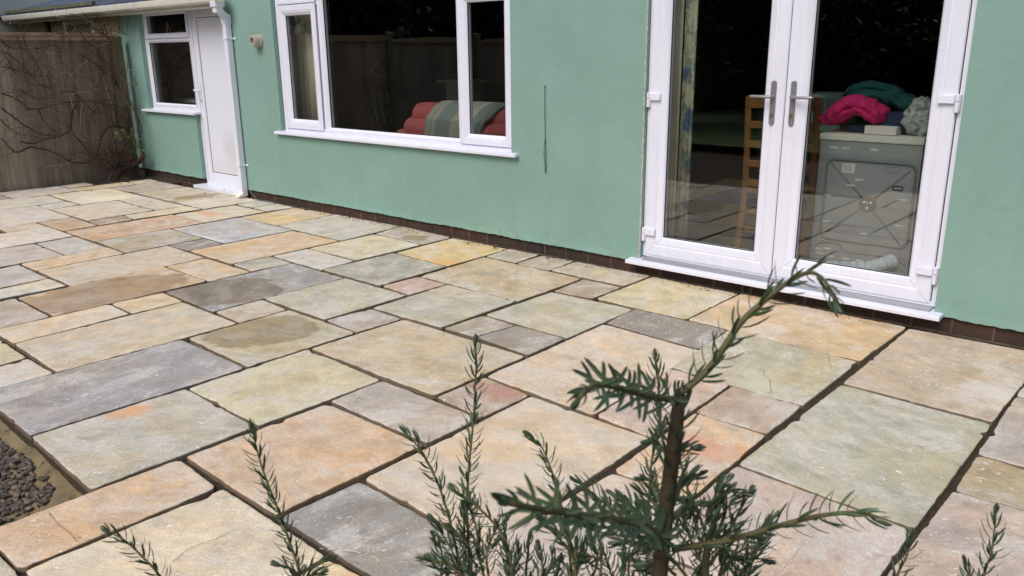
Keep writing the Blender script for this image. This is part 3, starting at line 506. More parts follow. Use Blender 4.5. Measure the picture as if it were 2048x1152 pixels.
EXTRA=[
  (-0.584, 0.546, 0.817, -0.615, 0.534, 0.855) ,
  (-0.583, 0.573, 0.809, -0.61, 0.574, 0.877) ,
  (-0.549, 0.571, 0.833, -0.553, 0.585, 0.879) ,
  (-0.544, 0.582, 0.816, -0.538, 0.606, 0.865) ,
  (-0.579, 0.587, 0.837, -0.567, 0.617, 0.887) ,
  (-0.607, 0.59, 0.837, -0.618, 0.599, 0.888) ,
  (-0.518, 0.605, 0.816, -0.507, 0.631, 0.859) ,
  (-0.484, 0.599, 0.829, -0.484, 0.615, 0.872) ,
  (-0.461, 0.604, 0.863, -0.455, 0.627, 0.907) ,
  (-0.456, 0.625, 0.834, -0.457, 0.643, 0.882) ,
  (-0.322, 0.561, 0.972, -0.348, 0.55, 1.003) ,
  (-0.338, 0.578, 0.978, -0.367, 0.562, 1.005) ,
  (-0.334, 0.578, 1.005, -0.353, 0.573, 1.036) ,
  (-0.33, 0.584, 1.014, -0.318, 0.605, 1.04) ,
  (-0.32, 0.573, 0.998, -0.308, 0.593, 1.019) ,
  (-0.311, 0.606, 0.954, -0.326, 0.609, 0.994) ,
  (-0.307, 0.619, 0.943, -0.296, 0.642, 0.975) ,
  (-0.311, 0.635, 0.956, -0.304, 0.657, 0.997) ,
  (-0.31, 0.648, 0.916, -0.29, 0.677, 0.943) ,
  (-0.311, 0.588, 0.942, -0.332, 0.578, 0.965) ,
  (-0.313, 0.565, 0.959, -0.335, 0.549, 0.968) ,
  (-0.311, 0.642, 0.902, -0.298, 0.664, 0.93) ,
  (-0.317, 0.623, 0.975, -0.334, 0.618, 1.002) ,
  (-0.303, 0.64, 0.951, -0.319, 0.621, 0.937) ,
  (-0.408, 0.611, 0.866, -0.407, 0.627, 0.906) ,
  (-0.374, 0.586, 0.902, -0.37, 0.604, 0.94) ,
  (-0.338, 0.562, 0.975, -0.36, 0.545, 0.982) ,
  (-0.428, 0.613, 0.88, -0.445, 0.604, 0.895) ,
  (-0.318, 0.556, 1.056, -0.308, 0.574, 1.081) ,
  (-0.319, 0.56, 1.068, -0.334, 0.555, 1.089) ,
  (-0.311, 0.699, 0.87, -0.297, 0.723, 0.899) ,
  (-0.47, 0.625, 0.866, -0.494, 0.619, 0.903) ,
  (-0.609, 0.549, 0.81, -0.623, 0.558, 0.866) ,
  (-0.375, 0.611, 0.968, -0.401, 0.596, 0.992) ,
  (-0.315, 0.64, 0.979, -0.302, 0.661, 1.003) ,
  (-0.767, 0.462, 0.768, -0.75, 0.495, 0.815) ,
  (-0.773, 0.459, 0.774, -0.793, 0.455, 0.81) ,
  (-0.769, 0.464, 0.78, -0.755, 0.485, 0.8) ,
]

# ================= GROUND
def smooth_pts0(P):
    P=[Vector(p) for p in P]; out=[]
    for i in range(len(P)-1):
        p0=P[max(i-1,0)];p1=P[i];p2=P[i+1];p3=P[min(i+2,len(P)-1)]
        for j in range(6):
            t=j/6; q=.5*((2*p1)+(p2-p0)*t+(2*p0-5*p1+4*p2-p3)*t*t+(3*p1-p0-3*p2+p3)*t**3); out.append(q+Vector((mnoise.noise(q*60),mnoise.noise(q*60+Vector((9,9,9))),0))*.004)
    out.append(P[-1]); return out
gx=MB(); gx.box(-40,30,-40,30,-.6,-.145); g=tag(gx.build('ground',M['soil']),kind='structure')
lw=MB(); nx=28
for i in range(nx+1):
    for j in range(nx+1):
        x=-9.9+16*i/nx; y=-14+11.2*j/nx; lw.v.append((x,y,-.03+.02*mnoise.noise(Vector((x,y,0)))))
for i in range(nx):
    for j in range(nx): a=i*(nx+1)+j; lw.f.append((a,a+nx+1,a+nx+2,a+1))
tag(lw.build('lawn',plain('lawn_turf',(74,98,44),.9,.35,4,1,60)),kind='structure')
# patio
random.seed(3)
patio=tag(thing('patio',(0,0,0),None,None),kind='structure')
LAB={43:'blue-grey slab with a large wet patch',51:'olive slab with a large damp oval',41:'long brown slab almost wholly damp',16:'buff slab with an oval wet mark by the back door',26:'narrow slab with a small damp patch',85:'large pale green slab',50:'long blue-grey slab with white scratches',28:'golden yellow slab touching the wall',75:'long orange slab beside the pit',55:'small red-stained slab',76:'orange slab with chipped mortar edge',78:'dark grey slab',77:'large peach slab',68:'peach slab streaked white',65:'orange-buff slab below the door step',23:'pale blue-grey slab with white edge',31:'long orange-tan slab',64:'narrow dark grey slab'}
WET={16:((-8.058,4.10,1.45),(.26,.13,1)),26:((-4.793,4.218,.35),(.112,.094,.9)),43:((-4.59,2.44,.95),(.36,.29,1)),41:((-5.14,1.95,1.5),(.52,.33,.8)),51:((-3.73,2.17,1.2),(.31,.26,.9))}
TINT={68:((-2.172,2.76,1.56),(.28,.09,.75),(232,230,236)),73:((-2.36,1.62,.05),(.33,.12,.75),(222,220,226)),69:((-3.218,2.564,0),(.09,.045,.8),(232,228,228)),86:((-.62,3.75,1.3),(.30,.14,.55),(214,208,208)),55:((-3.62,3.30,1.0),(.20,.14,.85),(176,112,90)),19:((-7.1,3.72,0),(.22,.10,.75),(206,156,118)),74:((-3.25,1.27,1.5),(.12,.07,.8),(220,164,120)),66:((-1.41,3.2,-.8),(.16,.08,.6),(196,196,176)),28:((-4.06,3.80,.2),(.30,.12,.6),(212,164,96)),23:((-6.1,3.15,0),(.40,.05,.6),(222,224,232)),71:((-2.244,2.40,.1),(.22,.12,.7),(176,128,112)),34:((-6.3,2.6,1.4),(.25,.08,.4),(196,160,110)),12:((-7.3,1.9,.2),(.35,.12,.6),(230,226,220)),77:((-2.0,1.9,.6),(.3,.12,.4),(222,188,150)),93:((-1.3,1.15,.5),(.2,.15,.5),(224,214,206)),38:((-5.9,1.65,.4),(.2,.12,.7),(226,222,226)),60:((-3.0,4.3,0),(.2,.1,.5),(206,190,150)),80:((-1.65,1.1,1.0),(.16,.09,.6),(204,150,110)),82:((-1.3,2.5,.3),(.2,.1,.55),(208,140,108)),78:((-2.1,.75,.4),(.25,.08,.4),(186,184,186)),6:((-8.7,3.45,.6),(.38,.25,.6),(228,222,190)),91:((-1.0,1.9,1.2),(.3,.15,.4),(214,204,192))}
SLABK=1.12
def inset(q,d):
    out=[]
    for i in range(4):
        p0,p1,p2=q[i-1],q[i],q[(i+1)%4]
        a=(p1-p0).normalized(); b=(p2-p1).normalized(); na=Vector((a.y,-a.x)); nb=Vector((b.y,-b.x))
        k=1/(max(.3,1+na.dot(nb))); out.append(p1+(na+nb)*k*d)
    return out
bed=MB()
def slab(i,q,col,parent,lab=None):
    q=[Vector((q[2*k],q[2*k+1])) for k in range(4)]
    ctr=sum(q,Vector((0,0)))/4
    # orient so inset goes inward
    A=sum(q[k].x*q[(k+1)%4].y-q[(k+1)%4].x*q[k].y for k in range(4))
    sgn=1 if A<0 else -1
    zb=-.014-.010*(1-max(0.,min(1.,(4.5-ctr.length)/3.5)))-random.random()*.003
    bq=inset(q,-.002*sgn)
    b=[(p.x,p.y,zb) for p in bq]+[(p.x,p.y,-.16) for p in bq]; bed.add(b,[(0,1,2,3),(4,5,6,7),(0,1,5,4),(1,2,6,5),(2,3,7,6),(3,0,4,7)])
    near=max(0.,min(1.,(4.5-ctr.length)/3.5))
    gap=(.0008 if i in (65,66,82,83,84,85,86,87,88,89,90,91) else .0027+.0022*(1-near))+random.uniform(-.0006,.0014)
    p=inset(q,gap*sgn)
    if sgn<0: p=list(reversed(p))
    step=.022; outer=[]
    for k in range(4):
        a,b2=p[k],p[(k+1)%4]; L=(b2-a).length; n=max(4,int(L/step)); t=(b2-a)/L; nn=Vector((t.y,-t.x))
        for j in range(n):
            s=j/n; pt=a+(b2-a)*s
            w1=mnoise.noise(Vector((pt.x*7,pt.y*7,i)))*.004; w2=mnoise.noise(Vector((pt.x*38,pt.y*38,i+9)))*.0028
            ch=mnoise.noise(Vector((pt.x*14,pt.y*14,i+30))); ch=max(0,ch-.42)*.045
            cr=max(0,1-min(s,1-s)*L/.03)**2*.007*(1 if random.random()<.9 else 2)
            outer.append((pt,nn*(w1+w2+ch+.001)+ (ctr-pt).normalized()*cr, ch))
    n=len(outer); mb=MB(); tx,ty,tz=random.uniform(-.004,.004),random.uniform(-.004,.004),random.uniform(-.0015,.0025)
    def z(pt): return tz+(pt.x-ctr.x)*tx+(pt.y-ctr.y)*ty
    lv=[(.0,-.034,0),(.0,-.004,0),(.0018,-.0012,1),(.006,0,0),(.016,.0,0)]
    for (ins,dz,_) in lv:
        for (pt,o,ch) in outer:
            u=pt+o; dirc=(ctr-u).normalized(); v=u+dirc*ins*(1.1+.7*mnoise.noise(Vector((u.x*30,u.y*30,5))))
            mb.v.append((v.x,v.y,z(v)+dz-(ch*.25 if dz>-.03 and ins<.01 else 0)+mnoise.noise(Vector((u.x*25,u.y*25,i)))*(.0015 if ins>0 else 0)))
    for l in range(len(lv)-1):
        for k in range(n):
            k2=(k+1)%n; mb.f.append((l*n+k,l*n+k2,(l+1)*n+k2,(l+1)*n+k))
    l=len(lv)-1; mb.f.append(tuple(l*n+k for k in range(n)))
    # make winding consistent
    o=mb.build('paving_slab',M['slab'],parent,smooth='auto',angle=50)
    bm=bmesh.new(); bm.from_mesh(o.data); bmesh.ops.recalc_face_normals(bm,faces=bm.faces); bm.to_mesh(o.data); bm.free(); o.data.set_sharp_from_angle(angle=R(50))
    c=lin(col); lu=(c[0]*.4+c[1]*.4+c[2]*.2); ds=.33; c=[c[k]*(1-ds)+lu*ds for k in range(3)]; o.color=(c[0]*SLABK*1.02,c[1]*SLABK*.962,c[2]*SLABK*.925,1)
    if i in WET: o['wet_c'],o['wet_r']=[list(map(float,v)) for v in WET[i]]
    if i in TINT:
        a,b2,c2=TINT[i]; o['tint_c']=list(map(float,a)); o['tint_r']=list(map(float,b2)); cc=lin(c2); o['tint_col']=[cc[k]*SLABK*1.05 for k in range(3)]
    if lab: o['label']=lab
    return o
for i,s in enumerate(SLABS): slab(i,s[:8],s[8:],patio,LAB.get(i))
for nm_,LL_,mt_,w0 in (('hairline_crack',MK_DARK,plain('crack_shadow',(128,108,84),.9,.2),.0011),('mortar_scrape',MK_WHITE,plain('chalky_mortar',(214,210,206),.9,.1),.0022)):
    for k_,L_ in enumerate(LL_):
        P_=smooth_pts0([(x,y,.0) for x,y in L_]); mb=MB(); 
        for i_ in range(len(P_)-1):
            if nm_=='mortar_scrape' and mnoise.noise(Vector((i_*.9,k_*3.1,0)))<-.02: continue
            a=P_[i_];b=P_[i_+1];t=(b-a).normalized();n_=Vector((-t.y,t.x,0))*w0*(.6+.9*abs(mnoise.noise(Vector((i_*.7,k_,4))))); z_=.0042
            mb.add([(a.x-n_.x,a.y-n_.y,z_),(a.x+n_.x,a.y+n_.y,z_),(b.x+n_.x,b.y+n_.y,z_),(b.x-n_.x,b.y-n_.y,z_)],[(0,1,2,3)])
        if mb.v: mb.build(nm_,mt_,patio)
EX=[]
for (x0,x1,y0,y1) in [(-.18,.72,3.1,3.72),(-.18,.72,3.74,4.36),(-.18,.44,2.46,3.08),(-.2,.4,1.75,2.4),(-2.39,-1.8,-.3,.2),(-.5,.4,1.1,1.72)]: EX.append((x0,x1,y0,y1))
for k,(x0,x1,y0,y1) in enumerate(EX):
    slab(200+k,[x0,y0,x0,y1,x1,y1,x1,y0],(196,184,160),patio)
bed.box(-10.05,-2.725,.918,4.43,-.16,-.028); bed.box(-2.69,1.0,-.3,4.43,-.16,-.020)
tag(bed.build('mortar_bed',M['mortar']),kind='structure')
# pit beside the patio: sand haunch and gravel
sb=MB(); nx,ny=70,60
def sandz(x,y):
    dx=-2.70-x; dy=.90-y
    de=min(dx if y>.53 else 9, dy)
    if y<.56: de=min(de,9)
    # short inner edge along the orange slab (its top edge y from .555..1.2 at x -2.71) and slab row at y .9
    d=min(max(dx,0.),max(dy,0.)) 
    h=-.036-.085*min(1,d/.20)**.8
    return h+.018*mnoise.noise(Vector((x*6,y*6,0)))+.008*mnoise.noise(Vector((x*21,y*21,3)))
for i in range(nx+1):
    for j in range(ny+1):
        x=-4.7+2.02*i/nx; y=-.3+1.24*j/ny; sb.v.append((x,y,sandz(x,y)))
for i in range(nx):
    for j in range(ny): a=i*(ny+1)+j; sb.f.append((a,a+ny+1,a+ny+2,a+1))
tag(sb.build('sand_bed',M['sand'],smooth=True),kind='structure')
gv=MB(); rg=random.Random(5)
for k in range(3200):
    x=rg.uniform(-4.0,-2.80); y=rg.uniform(.1,.86)
    nn_=.06*mnoise.noise(Vector((x*6,y*6,1)))
    if -2.70-x<.20+nn_ or .90-y<.05+nn_*.5: continue
    r0=rg.uniform(.006,.0135)
    gv.blob((x,y,sandz(x,y)+.004+rg.random()*.012),(r0*rg.uniform(.8,1.4),r0*rg.uniform(.7,1.2),r0*rg.uniform(.5,.9)),7,5,.5,.8,rg.random()*50)
tag(gv.build('gravel',M['gravel'],smooth='auto'),'purple-grey gravel lying in the open pit beside the slabs','gravel',kind='stuff')
# ================= HOUSE
house=thing('house',(-4,4.6,0),'house with green painted render, white plastic doors and windows','house')
def wall(name,x0,x1,z0,z1,yf,yb,holes,mat,parent,jit=True):
    xs=sorted(set([x0,x1]+[h[0] for h in holes]+[h[1] for h in holes])); zs=sorted(set([z0,z1]+[h[2] for h in holes if h[2]>z0]+[h[3] for h in holes]))
    mb=MB(); cut=z0+.04
    if jit: zs=sorted(set(zs+[cut]))
    for i in range(len(xs)-1):
        for j in range(len(zs)-1):
            a,b,c,d=xs[i],xs[i+1],zs[j],zs[j+1]; mx,mz=(a+b)/2,(c+d)/2
            if any(h[0]<mx<h[1] and h[2]<mz<h[3] for h in holes): continue
            if jit and d<=cut+1e-6:
                n=int((b-a)/.02)+1
                for k in range(n):
                    u0=a+(b-a)*k/n; u1=a+(b-a)*(k+1)/n
                    def zj(u): return c+.006*mnoise.noise(Vector((u*5,1,x0)))+.005*mnoise.noise(Vector((u*31,2,x0)))
                    mb.quad((u0,yf-.004,zj(u0)),(u1,yf-.004,zj(u1)),(u1,yf,d),(u0,yf,d)); mb.quad((u0,yf-.004,zj(u0)),(u0,yf+.03,zj(u0)+.002),(u1,yf+.03,zj(u1)+.002),(u1,yf-.004,zj(u1)))
            else: mb.quad((a,yf,c),(b,yf,c),(b,yf,d),(a,yf,d))
            mb.quad((a,yb,c),(a,yb,d),(b,yb,d),(b,yb,c))
    def inh(x,z): return any(h[0]<x<h[1] and h[2]<z<h[3] for h in holes)
    for h in holes:
        a,b,c,d=h[0],h[1],max(h[2],z0),h[3]
        for j in range(len(zs)-1):
            e,f_=zs[j],zs[j+1]
            if f_<=c+1e-6 or e>=d-1e-6: continue
            if not inh(a-.001,(e+f_)/2): mb.quad((a,yf,e),(a,yf,f_),(a,yb,f_),(a,yb,e))
            if not inh(b+.001,(e+f_)/2): mb.quad((b,yf,e),(b,yb,e),(b,yb,f_),(b,yf,f_))
        mb.quad((a,yf,d),(b,yf,d),(b,yb,d),(a,yb,d))
        if h[2]>z0: mb.quad((a,yf,c),(a,yb,c),(b,yb,c),(b,yf,c))
    mb.quad((x0,yf,z0),(x0,yb,z0),(x0,yb,z1),(x0,yf,z1)); mb.quad((x1,yf,z0),(x1,yf,z1),(x1,yb,z1),(x1,yb,z0)); mb.quad((x0,yf,z1),(x0,yb,z1),(x1,yb,z1),(x1,yf,z1))
    return mb.build(name,mat,parent)
W=4.423; WE=4.513
wall('rendered_wall',-7.74,3.2,.085,5.2,W,4.56,[(-6.87,-3.945,.70,2.02),(-2.835,-1.045,0,2.06)],M['green'],house)
wall('rendered_wall',-10.30,-7.745,.085,2.0,WE,4.66,[(-9.742,-8.658,.812,1.93),(-8.658,-7.85,0,1.93)],M['green'],house)
p=MB(); p.box(-7.735,-2.86,W+.018,W+.2,-.14,.10); p.box(-2.86,-1.02,W+.022,W+.2,-.14,.075); p.box(-1.02,3.2,W+.018,W+.2,-.14,.10); p.box(-10.3,-8.66,WE+.018,WE+.2,-.14,.10)
p.build('brick_plinth',M['brick'],house)
def pane(x0,x1,z0,z1,y,parent,name='glass_pane'):
    mb=MB(); mb.quad((x0,y,z0),(x1,y,z0),(x1,y,z1),(x0,y,z1)); mb.quad((x0,y+.02,z0),(x0,y+.02,z1),(x1,y+.02,z1),(x1,y+.02,z0)); return mb.build(name,M['glass'],parent)
def sash(x0,x1,z0,z1,w,yf,parent,name='sash',prof=None,yb=None,gl=True):
    yb=yb or yf+.06
    pr=prof or [(0,yb),(0,yf+.006),(.005,yf),(w*.52,yf),(w*.58,yf+.0035),(w*.66,yf+.002),(w-.009,yf+.012),(w,yf+.022),(w,yb)]
    mb=MB(); mb.ring(x0,x1,z0,z1,pr); o=mb.build(name,M['pvc'],parent,smooth='auto',angle=25)
    if w>.06:
        for (cx,cz,sx,sz) in ((x0,z0,1,1),(x1,z0,-1,1),(x0,z1,1,-1),(x1,z1,-1,-1)):
            wl=MB()
            for (a,b,yy) in ((.006,w*.515,yf-.0004),(w*.66,w-.010,yf+.0016)):
                d=.0006; wl.add([(cx+sx*(a-d),yy,cz+sz*(a+d)),(cx+sx*(a+d),yy,cz+sz*(a-d)),(cx+sx*(b+d),yy+(0 if a<.01 else .009),cz+sz*(b-d)),(cx+sx*(b-d),yy+(0 if a<.01 else .009),cz+sz*(b+d))],[(0,1,2,3)])
            wl.build('weld_line',M['weld'],o)
    if gl:
        sg_=MB(); sg_.ring(x0-.0035,x1+.0035,z0-.0035,z1+.0035,[(0,yf+.010),(.0045,yf+.010)]); sg_.build('seal_shadow_line',M['gasket'],o)  # seal ring coloured dark for the shadow line round each sash
        g=MB(); g.ring(x0+w-.0005,x1-w+.0005,z0+w-.0005,z1-w+.0005,[(0,yf+.0225),(.0045,yf+.0235),(.0045,yf+.030)]); g.build('gasket',M['dark'],o)
        pane(x0+w,x1-w,z0+w,z1-w,yf+.028,o)
    return o
def sill(x0,x1,zt,yw,yo,parent,h=.026):
    s=MB(); pr=[(yw+.05,zt+.006),(yo+.004,zt-.004),(yo,zt-.007),(yo,zt-h),(yo+.014,zt-h),(yo+.016,zt-h+.006),(yw+.05,zt-h+.008)]
    n=len(pr)
    for x in (x0,x1): s.v+=[(x,y,z) for y,z in pr]
    for k in range(n): s.f.append((k,(k+1)%n,n+(k+1)%n,n+k))
    s.f.append(tuple(range(n))); s.f.append(tuple(reversed(range(n,2*n)))); return s
# picture window
YF=W+.030
frm=MB()
x0,x1,z0,z1=-6.862,-3.952,.715,2.02
yf=YF+.012
frm.ring(x0,x1,z0,z1,[(0,yf+.07),(0,yf),(.045,yf),(.045,yf+.07)])
frm.box(-6.225,-6.18,yf+.001,yf+.07,z0+.045,z1-.045); frm.box(-4.515,-4.47,yf+.001,yf+.07,z0+.045,z1-.045)
for (a,b) in ((-6.815,-6.225),(-4.47,-3.997)): frm.box(a+.001,b-.001,yf+.002,yf+.07,1.826,1.846)
pw=frm.build('picture_window',M['pvc'],house,bevel=.0015)
sash(-6.815,-6.245,.740,1.836,.090,YF,pw); sash(-6.815,-6.245,1.842,2.02,.05,YF,pw)
sash(-4.488,-3.968,.740,1.836,.078,YF,pw); sash(-4.488,-3.968,1.842,2.02,.05,YF,pw)
fx=MB(); fx.ring(-6.19,-4.50,.745,2.02,[(0,yf+.0),(.006,yf-.004),(.020,yf+.006),(.030,yf+.018),(.030,yf+.05)]); fo=fx.build('fixed_light',M['pvc'],pw,smooth='auto',angle=25)
g=MB(); g.ring(-6.16,-4.53,.775,1.99,[(0,yf+.019),(.005,yf+.020),(.005,yf+.03)]); g.build('gasket',M['dark'],pw)
pane(-6.16,-4.53,.775,1.99,yf+.026,pw)
sill(-6.93,-3.872,.712,W,4.378,house).build('window_sill',M['pvc'],pw,bevel=.001)
# french doors
fd=MB(); yf=W+.036
fd.ring(-2.832,-1.048,.118,2.06,[(0,yf+.075),(0,yf),(.026,yf),(.026,yf+.075)]); fdo=fd.build('french_door_frame',M['pvc'],house,bevel=.0015)
YD=W+.030
def lever(mb_parent,px,z0,z1,sgn,y):
    pl=MB(); n=10; hw=.0155
    pts=[]
    for k in range(n+1): a=math.pi*k/n; pts.append((px+hw*math.cos(a),z1-hw+hw*math.sin(a)))
    for k in range(n+1): a=math.pi+math.pi*k/n; pts.append((px+hw*math.cos(a),z0+hw+hw*math.sin(a)))
    m_=len(pts)
    for (yy,s) in ((y,1),(y-.007,1),(y-.010,.86)):
        for (a,b) in pts: pl.v.append((px+(a-px)*s,yy,(z0+z1)/2+(b-(z0+z1)/2)*(1 if s==1 else .99)))
    for l in range(2):
        for k in range(m_): pl.f.append((l*m_+k,l*m_+(k+1)%m_,(l+1)*m_+(k+1)%m_,(l+1)*m_+k))
    pl.f.append(tuple(2*m_+k for k in range(m_)))
    zl=z0+(z1-z0)*.64
    pl.tube([(px,y-.008,zl),(px,y-.034,zl)],.0095,12)
    pl.tube([(px,y-.036,zl),(px+sgn*.03,y-.042,zl),(px+sgn*.11,y-.042,zl+.001),(px+sgn*.122,y-.040,zl+.001)],[.009,.0085,.0085,.006],12)
    zk=z0+(z1-z0)*.25
    h=pl.build('door_handle',M['steel'],mb_parent,smooth='auto')
    return h,zk
def keyhole(px,z,y,parent):
    k=MB(); k.tube([(px,y-.010,z),(px,y-.015,z)],.0085,12); k.box(px-.0045,px+.0045,y-.014,y-.010,z-.018,z); k.build('lock_cylinder',plain('brass_lock',(150,138,112),.35,.05,Metallic=.7),parent)
lw_=sash(-2.817,-1.9475,.130,2.045,.124,YD,house,'door_leaf'); rw_=sash(-1.9435,-1.080,.130,2.045,.122,YD,house,'door_leaf')
for (leaf,px,sg) in ((lw_,-2.012,-1),(rw_,-1.898,1)):
    h,zk=lever(leaf,px,1.0,1.243,sg,YD); keyhole(px,zk,YD,leaf)
for leaf,seq in ((lw_,[(-2.805,-2.735,1.125),(-2.808,-2.738,.275)]),(rw_,[(-1.165,-1.088,1.158),(-1.160,-1.083,.295)])):
    for (a,b,z) in seq:
        hb=MB(); hb.box(a,b,YD-.019,YD-.0005,z-.012,z+.030)
        cx=a-.012 if leaf is lw_ else b+.014
        hb.box(cx-.013,cx+.013,YD-.016,YD+.01,z-.052,z+.034); hb.tube([(cx,YD-.016,z-.054),(cx,YD-.016,z-.004)],.010,12); hb.tube([(cx,YD-.016,z-.001),(cx,YD-.016,z+.034)],.0105,12)
        hb.build('hinge',M['pvc'],leaf,smooth='auto',bevel=.003)
seam=MB(); seam.box(-1.9472,-1.9438,YD+.012,YD+.05,.13,2.04); seam.build('door_seal',M['gasket'],house)
th=MB(); th.box(-2.80,-1.06,4.400,W+.1,.1035,.117); th.box(-2.80,-1.06,4.408,4.414,.117,.121); th.build('door_threshold',M['alu'],house,bevel=.002)
sill(-2.896,-1.000,.1035,W,4.352,house,.027).build('door_sill',M['pvc'],house,bevel=.0015)
# rough caulk beside the left reveal
ck=MB()
pts=[(-2.836+.002*mnoise.noise(Vector((0,0,z*.4))),W+.002,.10+z*.02) for z in range(98)]
ck.tube(pts,[.006+.004*abs(mnoise.noise(Vector((k*.7,0,2)))) for k in range(98)],6); ck.build('caulk_bead',plain('old_sealant',(176,174,166),.8,.3,40),house,smooth=True)
# utility window + back door
yf=WE+.045
sw=MB(); sw.ring(-9.742,-8.658,.812,1.93,[(0,yf+.07),(0,yf+.008),(.045,yf+.008),(.045,yf+.07)]); sw.box(-9.697,-8.703,yf+.009,yf+.07,1.575,1.61)
swo=sw.build('utility_window',M['pvc'],house,bevel=.0015)
sash(-9.712,-8.70,1.598,1.90,.055,yf-.004,swo)
fx=MB(); fx.ring(-9.702,-8.698,.855,1.583,[(0,yf+.004),(.012,yf+.004),(.024,yf+.012),(.03,yf+.02),(.03,yf+.05)]); fx.build('fixed_light',M['pvc'],swo,smooth='auto',angle=25)
g=MB(); g.ring(-9.672,-8.728,.885,1.553,[(0,yf+.021),(.004,yf+.022),(.004,yf+.03)]); g.build('gasket',M['dark'],swo); pane(-9.672,-8.728,.885,1.553,yf+.026,swo)
sill(-9.84,-8.61,.812,WE,4.462,house).build('window_sill',M['pvc'],swo,bevel=.001)
bd=MB(); bd.ring(-8.656,-7.85,.03,1.93,[(0,yf+.07),(0,yf),(.04,yf),(.04,yf+.07)]); bdo=bd.build('back_door_frame',M['pvc'],house,bevel=.0015)
lf=MB(); lf.ring(-8.612,-7.855,.065,1.895,[(0,yf+.06),(0,yf+.005),(.006,yf-.002),(.095,yf-.002),(.10,yf+.006),(.10,yf+.03)]); lfo=lf.build('back_door',M['pvc'],house,smooth='auto',angle=25)
g=MB(); g.box(-8.518,-7.949,yf+.010,yf+.03,.16,1.80); g.build('door_panel',M['doorp'],lfo)
g=MB(); g.ring(-8.5125,-7.9545,.1645,1.7955,[(0,yf+.0075),(.007,yf+.0085)]); g.ring(-8.618,-7.851,.060,1.900,[(0,yf+.001),(.006,yf+.001)]); g.build('gasket',M['dark'],lfo)
bh=MB(); bh.box(-8.575,-8.547,yf-.012,yf-.0025,.90,1.13); bh.tube([(-8.561,yf-.012,1.04),(-8.561,yf-.045,1.04)],.009,10); bh.tube([(-8.561,yf-.045,1.04),(-8.635,yf-.047,1.05)],.009,10); bh.build('door_handle',M['pvc'],lfo,bevel=.003)
keyhole(-8.561,.945,yf-.003,lfo)
s=MB(); s.box(-8.68,-7.76,4.40,WE+.06,-.008,.030); s.build('door_sill',M['pvc'],house,bevel=.004)
# wall vent
vx,vz=-7.10,1.535
v=MB(); v.tube([(vx,W,vz),(vx,W-.02,vz)],[.060,.058],28); v.tube([(vx-.008,W-.02,vz),(vx-.010,W-.075,vz)],[.055,.050],28,cap=False); vo_=v.build('wall_vent',M['grille'],house,smooth='auto')
v=MB(); v.tube([(vx-.010,W-.075,vz),(vx-.010,W-.078,vz)],[.050,.034],28,cap=False); v.tube([(vx-.010,W-.078,vz),(vx-.009,W-.055,vz)],[.034,.033],28,cap=False); v.build('vent_rim',M['grille'],vo_,smooth='auto')
v=MB(); v.tube([(vx-.009,W-.058,vz),(vx-.009,W-.056,vz)],[.033,.033],24); 
v.build('vent_core',plain('dark_vent_core',(120,112,100),.7,.2,60),vo_)  # darker disc set inside the vent rim
# eaves of the extension
fa=MB(); fa.box(-13.3,-7.56,4.33,4.352,1.865,1.985); fa.box(-13.3,-7.752,4.353,4.512,1.868,1.880)
fa.build('fascia_board',M['pvc_old'],house,bevel=.002)
gt=MB()
prof=[(4.326,1.955),(4.326,1.915),(4.312,1.893),(4.268,1.890),(4.236,1.905),(4.228,1.930),(4.226,1.960),(4.232,1.964)]
n=len(prof); xs=[-13.25,-7.49]
for x in xs: gt.v+=[(x,y,z) for y,z in prof]
for k in range(n-1): gt.f.append((k,k+1,n+k+1,n+k))
gt.f.append((0,1,2,3,4,5,6)); gt.f.append(tuple(n+q for q in (6,5,4,3,2,1,0)))
go=gt.build('gutter',M['pvc_old'],house,solid=.003,smooth='auto')
for x in (-12.2,-11.3,-10.75,-10.0,-9.2,-8.55):
    b=MB(); pp=[(x,y-.004 if y<4.3 else y,z-.002) for y,z in prof[1:]]; b.tube(pp,.006,6,flat=2.2 if x==-11.3 else 1); b.build('gutter_bracket',M['pvc'],go)
rf=MB(); rf.quad((-18,4.27,1.985),(-7.76,4.27,1.985),(-7.76,9.5,3.5),(-18,9.5,3.5)); rf.quad((-18,4.27,1.955),(-18,9.5,3.47),(-7.76,9.5,3.47),(-7.76,4.27,1.955)); rf.quad((-18,4.27,1.955),(-7.76,4.27,1.955),(-7.76,4.27,1.985),(-18,4.27,1.985))
rf.build('roof',M['slate'],house)
ff=MB(); ff.box(-13.2,-10.3,4.262,4.30,1.99,2.03); ff.build('felt_edge',M['felt'],house)
# downpipe
dp=MB(); X0,X1,Y0,Y1=-7.628,-7.563,4.350,4.413
dp.box(X0,X1,Y0,Y1,.02,1.745); 
dpo=dp.build('downpipe',M['pvc'],house,bevel=.006)
nk=MB()
def sq(mb,a,b,h=.034):
    a=Vector(a); b=Vector(b); t=(b-a).normalized(); u=Vector((0,1,0)); u=(u-t*u.dot(t)).normalized(); v=t.cross(u)
    vs=[tuple(q+u*i*h+v*j*h) for q in (a,b) for (i,j) in ((-1,-1),(1,-1),(1,1),(-1,1))]
    mb.add(vs,[(0,1,2,3),(7,6,5,4),(0,4,5,1),(1,5,6,2),(2,6,7,3),(3,7,4,0)])
sq(nk,(-7.56,4.285,1.93),(-7.56,4.285,1.85),.050); sq(nk,(-7.56,4.285,1.86),(-7.562,4.288,1.80),.038); sq(nk,(-7.565,4.295,1.822),(-7.594,4.375,1.765),.036); sq(nk,(-7.5955,4.3815,1.79),(-7.5955,4.3815,1.70),.037)
nk.build('swan_neck',M['pvc'],dpo,bevel=.006)
